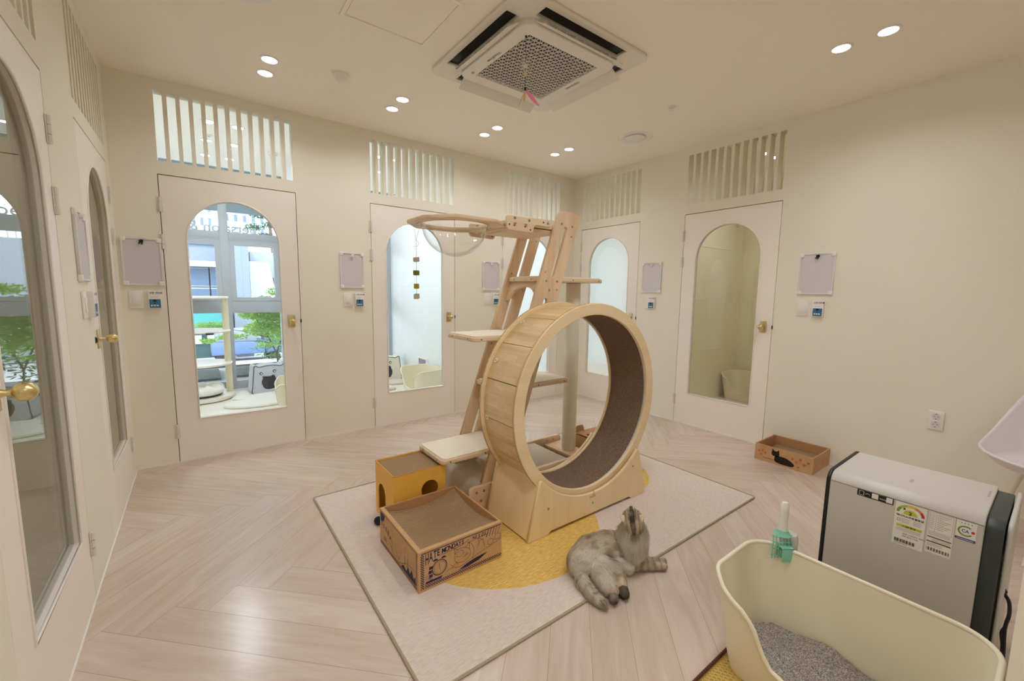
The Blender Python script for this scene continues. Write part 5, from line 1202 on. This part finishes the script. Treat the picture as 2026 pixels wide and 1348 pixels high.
def low_building():
    t = thing('shop_building', 'blue grey low building across the street with shop windows and white band', 'building', (-1.5, 20, -1.4))
    P = lambda n, me, m_, par=t: obj(n, me, m_, par, world=True)
    w_ = P('wall', B().box(-6, 20, -1.4, 1.70, 27, 3.45).mesh(), 'facade')
    P('wall_pier', B().box(1.15, 19.4, -1.4, 1.72, 20.2, 3.2).mesh(), 'facade')
    P('roof_edge', B().box(-6, 19.7, 3.28, 1.75, 27, 3.55).mesh(), 'facade_light')
    P('white_band', B().box(-6, 19.5, 2.06, 1.15, 20, 2.26).mesh(), 'tower_white')
    P('louvre', _tf(B().mesh(), Matrix.Identity(4)) if False else (lambda b: ([b.box(-6, 19.9, 2.90 + i * .07, 1.1, 19.99, 2.93 + i * .07) for i in range(5)], b.mesh())[1])(B()), 'shopglass')
    for x in (-4.2, -3.0, -1.8, -.6, .45):
        for z0, z1 in ((1.35, 2.0), (.62, 1.25), (.05, .5)):
            f = P('window', B().box(x - .02, 19.93, z0 - .03, x + 1.07, 19.99, z1 + .03).mesh(), 'facade_light'); obj('pane', _ml(B().box(x + .02, 19.90, z0 + .02, x + 1.03, 19.94, z1 - .02), t), 'shopglass', f)
    P('shop_sign', B().box(-5, 19.6, -.25, 1.1, 19.95, .32).mesh(), pbr('turquoise_sign', (60, 140, 140), .5))
    P('shopfront', B().box(-5, 19.8, -1.4, 1.1, 19.98, -.3).mesh(), pbr('dark_green_shopfront', (44, 76, 78), .4))
    for x in (-1.7, -.3, .25): P('poster', B().box(x, 19.74, -.85, x + .38, 19.79, -.52).mesh(), 'tower_white')
    P('poster', B().box(.72, 19.74, -.8, .9, 19.79, -.55).mesh(), 'orangeprint')
def _ml(b, root):
    me = b.mesh(); me.transform(root.matrix_basis.inverted()); return me
low_building()
def tower(label, x0, x1, y, z1, cols_, rows_):
    t = thing('apartment_tower', label, 'building', ((x0 + x1) / 2, y, -1.4)); w_ = obj('wall', _ml(B().box(x0, y, -1.4, x1, y + 12, z1), t), 'tower_white', t)
    dx = (x1 - x0) / cols_; m0 = None
    for i in range(cols_):
        for j in range(rows_):
            z = 8.3 + j * 1.55
            if z > z1 - 1: continue
            me = _ml(B().box(x0 + dx * (i + .32), y - .05, z, x0 + dx * (i + .68), y + .02, z + .85), t)
            obj('window', me, 'shopglass', t)
tower('tall white tower with a grid of small windows above the shop', -4.5, 2.1, 60, 16, 9, 5)
tower('tall white tower block behind the pine tree', 3.2, 10, 66, 13, 7, 3)
def sloped():
    t = thing('concrete_stair_block', 'pale concrete block with a sloping fin and a roof railing', 'building', (3.6, 21, -1.4)); P = lambda n, me, m_, par=t: obj(n, me, m_, par, world=True)
    P('wall', B().box(1.95, 21.5, -1.4, 7, 26, 2.85).mesh(), 'facade_light')
    P('sloping_fin', plate([[(1.85, -1.4), (3.20, -1.4), (2.55, 2.4), (1.85, 2.4)]], .5, 0, frame((0, 21, 0), (1, 0, 0), (0, 0, 1))), 'tower_white')
    P('down_pipe', B().cyl((3.15, 21.35, -1.3), (3.15, 21.35, 2.0), .09).cyl((3.15, 21.35, 2.0), (2.95, 21.35, 2.45), .09).box(2.72, 21.4, -1.3, 2.98, 21.49, 1.75).mesh(), 'steel_dark')
    b = B().box(1.95, 21.5, 3.48, 7, 21.55, 3.53)
    for i in range(26): b.box(1.97 + i * .19, 21.51, 2.85, 2.0 + i * .19, 21.54, 3.5)
    P('roof_railing', b.mesh(), 'tower_white')
sloped()
def truck():
    t = thing('delivery_truck', 'blue parked truck partly behind the maple leaves', 'truck', (.95, 18.2, -1.4)); P = lambda n, me, m_, par=t: obj(n, me, m_, par, world=True); bl = pbr('truck_blue', (84, 108, 150), .6)
    P('cargo_bed', B().box(.32, 17.5, -1.05, 1.9, 19, -.62, .03).mesh(), bl); P('cab', B().box(1.92, 17.6, -1.1, 2.65, 18.9, -.35, .10, 3).mesh(), bl)
    P('cab_window', B().box(2.02, 17.57, -.72, 2.5, 17.62, -.45, .01).mesh(), 'shopglass'); P('load', B().box(.45, 17.7, -.62, 1.7, 18.8, -.2, .02).mesh(), pbr('grey_load', (128, 136, 148), .8))
    for x in (.6, 2.2):
        for y in (17.6, 18.9): P('wheel', B().cyl((x, y - .08, -1.22), (x, y + .08, -1.22), .2).mesh(), 'dark')
truck()
def rail():
    b = B().box(-6, 9.98, -.30, 8, 10.02, -.26).box(-6, 9.98, -.52, 8, 10.02, -.49)
    for i in range(94): b.box(-6 + i * .15, 9.99, -.6, -5.985 + i * .15, 10.01, -.28)
    tag(obj('street_railing', b.mesh(), 'steel_dark'), 'thin metal railing along the pavement outside the windows', 'railing')
rail()
tag(obj('planting_bed', B().box(-3, 7.15, -.03, .22, 8.0, .01).mesh(), 'grassbed'), 'dark planting bed outside the window, left of the mullion', 'planting bed')
tag(obj('planting_bed', B().box(.40, 7.2, -.03, .78, 8.0, .01).mesh(), 'grassbed'), 'dark planting bed outside the window, right of the mullion', 'planting bed')
def leaves(name, mat, par, blobs, n, size):
    P = []; F = []; rg = np.random.default_rng(5)
    w_ = np.array([b_[3] * b_[4] * b_[5] for b_ in blobs]); w_ = w_ / w_.sum()
    for i in range(n):
        cx, cy, cz, rx, ry, rz = blobs[rg.choice(len(blobs), p=w_)]; d = rg.normal(size=3); d /= np.linalg.norm(d); r = rg.random() ** .4
        c = Vector((cx + d[0] * rx * r, cy + d[1] * ry * r, cz + d[2] * rz * r)); u = Vector(rg.normal(size=3)); u.z *= .4; u.normalize(); v = u.cross(Vector((rg.normal() * .5, rg.normal() * .5, 1))).normalized(); s = size * rg.uniform(.6, 1.3); k = len(P)
        P += [c - u * s, c - v * s * .35, c + u * s, c + v * s * .35]; F.append((k, k + 1, k + 2, k + 3))
    me = bpy.data.meshes.new('m'); me.from_pydata([p[:] for p in P], [], F); return obj(name, me, mat, par, world=True)
def leaf_mat(name, c):
    T = NT(name); d = T.n('ShaderNodeBsdfDiffuse'); d.inputs[0].default_value = lin(c); tl = T.n('ShaderNodeBsdfTranslucent'); tl.inputs[0].default_value = lin(c); mx = T.n('ShaderNodeMixShader'); mx.inputs[0].default_value = .45
    T.l(d.outputs[0], mx.inputs[1]); T.l(tl.outputs[0], mx.inputs[2]); T.l(mx.outputs[0], T.out.inputs[0]); return T.m
def maple():
    t = thing('maple_tree', 'light green maple tree just outside the cabin window', 'tree', (1.12, 8.5, -.1)); br = B()
    br.tube([(1.12, 8.5, -.15), (1.10, 8.5, .12), (.98, 8.45, .42), (.80, 8.4, .75), (.62, 8.3, 1.0)], [.016, .013, .009, .006, .003], 8)
    br.tube([(1.10, 8.5, .12), (1.22, 8.5, .5), (1.28, 8.55, .95)], [.012, .008, .003], 7); br.tube([(.98, 8.45, .42), (.6, 8.4, .55), (.15, 8.35, .66)], [.008, .005, .002], 6); br.tube([(1.04, 8.48, .3), (.85, 8.3, .38), (.55, 8.2, .40)], [.007, .004, .002], 6)
    obj('trunk', br.mesh(), pbr('dark_bark', (92, 84, 76), .9), t, world=True)
    leaves('foliage', leaf_mat('maple_leaf', (188, 222, 120)), t, [(.95, 8.4, .95, .38, .35, .20), (1.15, 8.5, .75, .42, .35, .22), (.72, 8.35, .88, .22, .3, .13), (.15, 8.3, .66, .30, .25, .07), (.9, 8.4, .58, .33, .3, .13), (.45, 8.3, .47, .25, .2, .05), (1.25, 8.5, 1.22, .30, .25, .08), (1.2, 8.5, .45, .3, .25, .10), (.12, 8.3, .42, .14, .2, .04), (.98, 8.4, .30, .2, .2, .04)], 11000, .032)
maple()
def maple2():
    t = thing('maple_tree', 'light green maple seen through the window edge of the second cabin', 'tree', (3.1, 8.6, -.1))
    obj('trunk', B().tube([(3.1, 8.6, -.15), (3.0, 8.6, .6), (2.8, 8.5, 1.1)], [.03, .02, .008], 8).mesh(), pbr('bark', (92, 84, 76), .9), t, world=True)
    leaves('foliage', M['leafg'], t, [(3.0, 8.6, .9, .6, .4, .3), (2.7, 8.5, .55, .4, .3, .2)], 1800, .03)
M['leafg'] = leaf_mat('maple_leaf_light', (188, 222, 120)); maple2()
t = thing('roadside_shrub', 'clipped green shrub row behind the maple, in front of the truck cab', 'shrub', (3.2, 15, -1.2)); leaves('foliage', leaf_mat('shrub_leaf', (84, 120, 70)), t, [(2.2, 15, -.5, 1.0, .5, .55), (3.8, 15, -.4, 1.2, .5, .7), (5.4, 15, -.4, 1.2, .5, .7)], 2600, .08)
def pine():
    t = thing('pine_tree', 'dark green pine tree rising above the concrete block', 'tree', (3.1, 28, -1.4))
    obj('trunk', B().tube([(3.7, 28, -1.4), (3.65, 28, 4.2), (3.5, 28, 5.9)], [.14, .09, .04], 8).mesh(), pbr('pine_bark', (110, 92, 78), .9), t, world=True)
    leaves('foliage', leaf_mat('pine_needles', (84, 112, 84)), t, [(3.5, 28, 5.9, .5, .5, .25), (3.1, 28, 5.4, .6, .5, .2), (4.1, 28, 5.5, .5, .5, .25), (2.85, 28, 4.7, .55, .5, .2), (3.8, 28, 4.9, .6, .5, .2), (4.5, 28, 4.8, .4, .4, .2), (3.4, 28, 4.3, .5, .4, .15)], 3800, .07)
pine()

# ------------------------------------------------------------------ the cat
def cat():
    zr = .006
    root = thing('cat', 'long haired silver tabby cat lying on the rug edge looking up away from camera', 'cat', (1.43, 1.15, 0))
    # chain segments: (p0, r0, p1, r1, part)
    S = [((1.325, 1.215, .070), .064, (1.40, 1.225, .078), .076, 'rump'), ((1.40, 1.225, .078), .076, (1.48, 1.205, .082), .074, 'body'), ((1.48, 1.205, .082), .074, (1.545, 1.155, .088), .064, 'body'),
         ((1.545, 1.155, .088), .062, (1.555, 1.120, .110), .052, 'chest'), ((1.552, 1.125, .120), .062, (1.545, 1.112, .175), .056, 'ruff'), ((1.545, 1.112, .175), .056, (1.538, 1.108, .215), .048, 'ruff'),
         ((1.532, 1.104, .236), .049, (1.542, 1.116, .250), .045, 'head'), ((1.544, 1.120, .262), .030, (1.553, 1.132, .284), .016, 'muzzle'), ((1.47, 1.135, .045), .040, (1.50, 1.115, .040), .034, 'belly'),
         ((1.375, 1.165, .060), .054, (1.425, 1.120, .046), .036, 'thigh'), ((1.36, 1.14, .050), .050, (1.325, 1.075, .034), .030, 'thigh'), ((1.425, 1.120, .044), .032, (1.385, 1.095, .032), .026, 'hind'), ((1.385, 1.095, .032), .026, (1.318, 1.030, .027), .0205, 'hindleg'), ((1.318, 1.030, .026), .0205, (1.304, 1.014, .025), .0200, 'hindpaw'),
         ((1.44, 1.115, .034), .030, (1.420, 1.075, .028), .025, 'hind'), ((1.420, 1.075, .028), .025, (1.378, 1.024, .026), .0205, 'hindleg'), ((1.378, 1.024, .026), .0210, (1.364, 1.006, .025), .0205, 'hindpaw'),
         ((1.555, 1.125, .070), .042, (1.555, 1.095, .032), .027, 'foreleg'), ((1.555, 1.095, .030), .025, (1.625, 1.045, .023), .018, 'foreleg'), ((1.625, 1.045, .023), .018, (1.662, 1.020, .021), .0185, 'forepaw'),
         ((1.585, 1.120, .050), .034, (1.625, 1.082, .028), .021, 'foreleg'), ((1.625, 1.082, .026), .019, (1.672, 1.055, .022), .017, 'foreleg'), ((1.672, 1.055, .022), .017, (1.693, 1.042, .021), .0175, 'forepaw'),
         ((1.300, 1.195, .045), .030, (1.268, 1.150, .030), .020, 'tail'), ((1.268, 1.150, .030), .020, (1.250, 1.090, .026), .017, 'tail'), ((1.250, 1.090, .026), .017, (1.250, 1.030, .022), .011, 'tail')]
    b = B()
    for p0, r0, p1, r1, _ in S:
        p0, p1 = Vector(p0), Vector(p1); n = max(2, int((p1 - p0).length / .010))
        for i in range(n + 1):
            s = i / n; b.sph(p0.lerp(p1, s), r0 + (r1 - r0) * s, n=14)
    raw = b.mesh(); tmp = bpy.data.objects.new('t', raw); COL.objects.link(tmp)
    md = tmp.modifiers.new('r', 'REMESH'); md.mode = 'VOXEL'; md.voxel_size = .0048
    sm = tmp.modifiers.new('s', 'SMOOTH'); sm.factor = .6; sm.iterations = 5
    dg = bpy.context.evaluated_depsgraph_get(); dg.update(); me = bpy.data.meshes.new_from_object(tmp.evaluated_get(dg)); bpy.data.objects.remove(tmp)
    me.polygons.foreach_set('use_smooth', [True] * len(me.polygons))
    nv = len(me.vertices); V = np.empty(nv * 3); me.vertices.foreach_get('co', V); V = V.reshape(-1, 3); V[:, 2] = np.maximum(V[:, 2], np.where(V[:, 1] > 1.085, .0078, .0015))
    me.vertices.foreach_set('co', V.ravel()); me.update()
    A0 = np.array([s[0] for s in S]); A1 = np.array([s[2] for s in S]); RR0 = np.array([s[1] for s in S]); RR1 = np.array([s[3] for s in S]); parts = [s[4] for s in S]
    def nearest(Q):
        d = A1 - A0; t = np.clip(((Q[:, None] - A0) * d).sum(-1) / (d * d).sum(-1), 0, 1); c = A0 + t[..., None] * d
        dist = np.linalg.norm(Q[:, None] - c, axis=-1) - (RR0 + (RR1 - RR0) * t); i = dist.argmin(1); return i, t[np.arange(len(Q)), i]
    def srgb(c): return np.array(lin(c)[:3])
    base, light, dark, black, brown = srgb((240, 230, 212)), srgb((254, 250, 242)), srgb((164, 148, 128)), srgb((56, 46, 38)), srgb((222, 204, 178))
    hc = np.array([1.536, 1.109, .242]); nose = np.array([1.557, 1.137, .290]); hx = (nose - hc) / np.linalg.norm(nose - hc)
    side = np.cross(hx, np.array([-.78, -.62, .2])); side /= np.linalg.norm(side); backd = np.cross(side, hx); backd = backd if backd @ np.array([-.78, -.62, 0]) > 0 else -backd
    def colour(Q, idx, tt, jit):
        n = len(Q); C = np.tile(base, (n, 1)); nz = np.array([mnoise.noise(Vector(q) * 38) for q in Q]); n2 = np.array([mnoise.noise(Vector(q) * 14 + Vector((3, 1, 7))) for q in Q])
        def mix(mask, c, a): C[mask] = C[mask] * (1 - a if np.isscalar(a) else 1 - a[mask, None]) + c * (a if np.isscalar(a) else a[mask, None])
        P_ = np.array([parts[i] for i in idx]); allm = np.ones(n, bool)
        mix(allm, brown, np.clip(.35 + n2 * 1.2, 0, .7)); mix(allm, dark, np.clip(nz * 1.3 - .05, 0, .38))
        mix(P_ == 'belly', light, .8); bd = np.isin(P_, ['rump', 'body', 'thigh']); low = bd & (Q[:, 1] + .5 * Q[:, 0] < 1.87); mix(low, light, .55)
        d = np.linalg.norm(Q - np.array([1.435, 1.150, .09]), axis=1); mix(bd & (d < .045), dark, np.clip((.045 - d) / .045, 0, .8) + 0 * d)
        mix(P_ == 'ruff', light, .65); ch = P_ == 'chest'; mix(ch, dark, .18)
        dd = np.abs(Q[:, 0] * .2 + Q[:, 1] - 1.485 - .0); sh = np.isin(P_, ['body', 'chest', 'ruff']) & (Q[:, 2] < .16) & (np.abs((Q - np.array([1.520, 1.165, .12])) @ np.array([.80, -.55, .2])) < .010); mix(sh, dark, .55)
        hd = np.isin(P_, ['head', 'muzzle']); s_ = np.abs((Q - hc) @ side); bk = (Q - hc) @ backd; up = (Q - hc) @ hx
        mix(hd, brown, .25); mix(hd & (s_ < .004 + .007 * np.clip((bk + .01) / .05, 0, 1)) & (bk > -.010), black, np.clip(.72 + nz * .5, .5, .85)); mix(hd & (s_ > .012) & (s_ < .016) & (bk > -.002) & (up > .002), black, .6); mix(hd & (s_ > .024) & (s_ < .029), dark, .55)
        ru = (P_ == 'ruff') & (s_ < .016) & (bk > .012) & (Q[:, 2] > .175); mix(ru, dark, .65)
        lg = np.isin(P_, ['foreleg', 'forepaw']); band = np.sin((Q[:, 0] * .8 - Q[:, 1] * .6) * 190) > .45; mix(lg & band, dark, .5); mix(lg, dark, .12)
        hl = np.isin(P_, ['hindleg']); mix(hl, brown, .3); mix(hl & (tt > .45) & (Q[:, 2] < .03), black, .5); hp = P_ == 'hindpaw'; mix(hp, black, .55); mix(hp & (Q[:, 0] > 1.34), black, .55)
        tl = P_ == 'tail'; mix(tl, light, .30); mix(tl & (np.sin(Q[:, 1] * 130) > .72), dark, .35); mix(tl & (Q[:, 1] < 1.045), dark, .45)
        return np.clip(C * (1 + jit[:, None]), 0, 1)
    i0, t0 = nearest(V); C0 = colour(V, i0, t0, np.zeros(nv)); ca = me.color_attributes.new('col', 'FLOAT_COLOR', 'POINT'); ca.data.foreach_set('color', np.hstack([C0 * .9, np.ones((nv, 1))]).ravel())
    M['catskin'] = attr_mat('cat_undercoat', .9); body = obj('body', me, 'catskin', root, world=True)
    # fur strands as fine ribbons
    me2 = body.data; me2.calc_loop_triangles(); nt = len(me2.loop_triangles); tri = np.empty(nt * 3, int); me2.loop_triangles.foreach_get('vertices', tri); tri = tri.reshape(-1, 3)
    NV = np.empty(nv * 3); me2.vertices.foreach_get('normal', NV); NV = NV.reshape(-1, 3)
    a, b_, c = V[tri[:, 0]], V[tri[:, 1]], V[tri[:, 2]]; ar = np.linalg.norm(np.cross(b_ - a, c - a), axis=1); zc = (a + b_ + c)[:, 2] / 3; ar = ar * (zc > .0095)
    N = 95000; rg = np.random.default_rng(3); ti = rg.choice(nt, N, p=ar / ar.sum()); u, v = rg.random(N), rg.random(N); fl = u + v > 1; u[fl], v[fl] = 1 - u[fl], 1 - v[fl]
    Q = a[ti] + u[:, None] * (b_[ti] - a[ti]) + v[:, None] * (c[ti] - a[ti]); Nn = NV[tri[ti, 0]] * (1 - u - v)[:, None] + NV[tri[ti, 1]] * u[:, None] + NV[tri[ti, 2]] * v[:, None]; Nn /= np.linalg.norm(Nn, axis=1)[:, None]
    idx, tt = nearest(Q); P_ = np.array([parts[i] for i in idx]); D_ = A1 - A0; D_ /= np.linalg.norm(D_, axis=1)[:, None]
    flow = D_[idx].copy()
    for p in ('body', 'rump', 'chest', 'ruff'): flow[P_ == p] *= -1                       # combed from head to tail
    hd = P_ == 'head'; flow[hd] = -hx; flow[P_ == 'muzzle'] = -hx
    ru = P_ == 'ruff'; flow[ru] = np.array([.05, -.05, -1.0]); flow[P_ == 'thigh'] = np.array([.2, -.75, -.5])
    grav = np.array([0, 0, -.35]); flow = flow + grav
    tg = flow - (flow * Nn).sum(1)[:, None] * Nn; tg /= np.linalg.norm(tg, axis=1)[:, None] + 1e-9
    ln = {'rump': .021, 'body': .021, 'chest': .024, 'ruff': .042, 'belly': .026, 'head': .011, 'muzzle': .004, 'thigh': .021, 'hind': .015, 'hindleg': .008, 'hindpaw': .0055, 'foreleg': .011, 'forepaw': .005, 'tail': .030}
    L = np.array([ln[p] for p in P_]) * rg.uniform(.65, 1.25, N); st = np.where(np.isin(P_, ['tail', 'ruff']), .55, .38)[:, None]
    clump = np.array([[mnoise.noise(Vector(q) * 70), mnoise.noise(Vector(q) * 70 + Vector((9, 0, 0))), mnoise.noise(Vector(q) * 70 + Vector((0, 9, 0)))] for q in Q]); rnd = rg.normal(size=(N, 3)) * .20 + clump * .26
    d0 = tg + Nn * st * 1.5 + rnd * .5; d0 /= np.linalg.norm(d0, axis=1)[:, None]; d1 = tg + Nn * st * .5 + rnd; d1 /= np.linalg.norm(d1, axis=1)[:, None]
    p1 = Q + d0 * L[:, None] * .5; p2 = p1 + d1 * L[:, None] * .5; p1[:, 2] = np.maximum(p1[:, 2], .008); p2[:, 2] = np.maximum(p2[:, 2], .0078)
    wv = np.cross(d0, Nn + rg.normal(size=(N, 3)) * .30); wv /= np.linalg.norm(wv, axis=1)[:, None]; wv *= np.where((np.cross(wv, d0) * Nn).sum(1) < 0, -1, 1)[:, None]; wd = (.00038 + .00022 * (L > .015))[:, None]
    VV = np.stack([Q - wv * wd, Q + wv * wd, p1 + wv * wd * .8, p1 - wv * wd * .8, p2], 1).reshape(-1, 3)
    Cc = colour(Q, idx, tt, rg.normal(size=N) * .13); k = np.arange(N) * 5
    fm = bpy.data.meshes.new('fur'); fm.vertices.add(N * 5); fm.vertices.foreach_set('co', VV.ravel())
    lo = np.concatenate([np.stack([k, k + 1, k + 2, k + 3], 1), np.stack([k + 3, k + 2, k + 4], 1)], 1).ravel(); fm.loops.add(N * 7); fm.loops.foreach_set('vertex_index', lo)
    fm.polygons.add(N * 2); s0 = np.stack([np.arange(N) * 7, np.arange(N) * 7 + 4], 1).ravel(); fm.polygons.foreach_set('loop_start', s0); fm.update(calc_edges=True)
    ca = fm.color_attributes.new('col', 'FLOAT_COLOR', 'POINT'); cc = np.repeat(Cc, 5, axis=0); cc[4::5] = np.clip(cc[4::5] * 1.12, 0, 1); ca.data.foreach_set('color', np.hstack([cc, np.ones((N * 5, 1))]).ravel())
    nn = np.repeat(Nn * .8 + rnd * .35, 5, axis=0); nn /= np.linalg.norm(nn, axis=1)[:, None]; fm.polygons.foreach_set('use_smooth', [True] * (N * 2))
    fm.normals_split_custom_set_from_vertices(nn.tolist())
    T = NT('cat_fur'); at = T.n('ShaderNodeAttribute', _attribute_name='col'); df = T.n('ShaderNodeBsdfDiffuse'); tr_ = T.n('ShaderNodeBsdfTranslucent'); mxs = T.n('ShaderNodeMixShader'); mxs.inputs[0].default_value = .45; T.l(at.outputs['Color'], df.inputs[0]); T.l(at.outputs['Color'], tr_.inputs[0]); T.l(df.outputs[0], mxs.inputs[1]); T.l(tr_.outputs[0], mxs.inputs[2]); T.l(mxs.outputs[0], T.out.inputs[0])
    obj('fur', fm, T.m, body, world=True)['kind'] = 'stuff'
    # ears, nose, eyes, whiskers
    for s in (-1, 1):
        e0 = hc + side * s * .038 + backd * .026 - hx * .004; tip = e0 + side * s * .016 + backd * .026 + hx * .004
        ax = Vector(side * s * .75 + backd * .35 + hx * .55).normalized(); wd_ = Vector(hx - np.array(ax) * float(hx @ np.array(ax))).normalized(); nr = ax.cross(wd_); o_ = Vector(hc + side * s * .030 + backd * .024 + hx * .004)
        mt_ = Matrix(((wd_.x, nr.x, ax.x, o_.x), (wd_.y, nr.y, ax.y, o_.y), (wd_.z, nr.z, ax.z, o_.z), (0, 0, 0, 1)))
        eb = B().lathe([(.018, 0), (.0175, .006), (.0145, .014), (.0095, .023), (.004, .030), (0, .032)], 20, mt_ @ Matrix.Diagonal((1, .42, 1, 1)))
        er = obj('ear', eb.mesh(80), pbr('cat_ear', (214, 196, 168), .95, noise=.25, nscale=300), body, world=True)
        ib = B().lathe([(.012, 0), (.0105, .010), (.006, .019), (0, .026)], 16, mt_ @ T3((0, -.0045 * (1 if float(np.array(nr) @ backd) > 0 else -1), .002)) @ Matrix.Diagonal((1, .3, 1, 1))); obj('ear_inner', ib.mesh(80), pbr('cat_ear_inner', (110, 84, 66), .95), er, world=True)
        ey = hc + hx * .026 + side * s * .018 - backd * .022; obj('eye', B().sph(ey, .0075, n=14).mesh(), pbr('cat_eye', (128, 146, 90), .1), body, world=True)
        wb = B()
        for q in range(4):
            o = nose - hx * .008 + side * s * .010 - backd * .004; wb.tube([Vector(o), Vector(o + side * s * .03 + hx * (.004 * q - .004)), Vector(o + side * s * .055 + hx * (.010 * q - .014) )], .0003, 4)
        obj('whisker', wb.mesh(), 'white', body, world=True)
    obj('nose', B().sph(nose + hx * .001, .0045, (1.2, 1, .8), 12).mesh(), pbr('cat_nose', (150, 96, 84), .5), body, world=True)
    for p in ((1.300, 1.006, .024), (1.362, .996, .023)):
        bb = B()
        for q in range(4): a_ = -.9 + q * .6; bb.sph((p[0] + .010 * math.sin(a_) * .8 - .004, p[1] - .010 * math.cos(a_) * .6 - .002, p[2] + .002 * q - .003), .0045, n=10)
        obj('toe_pads', bb.mesh(), pbr('toe_pad', (60, 40, 34), .7), body, world=True)
cat()
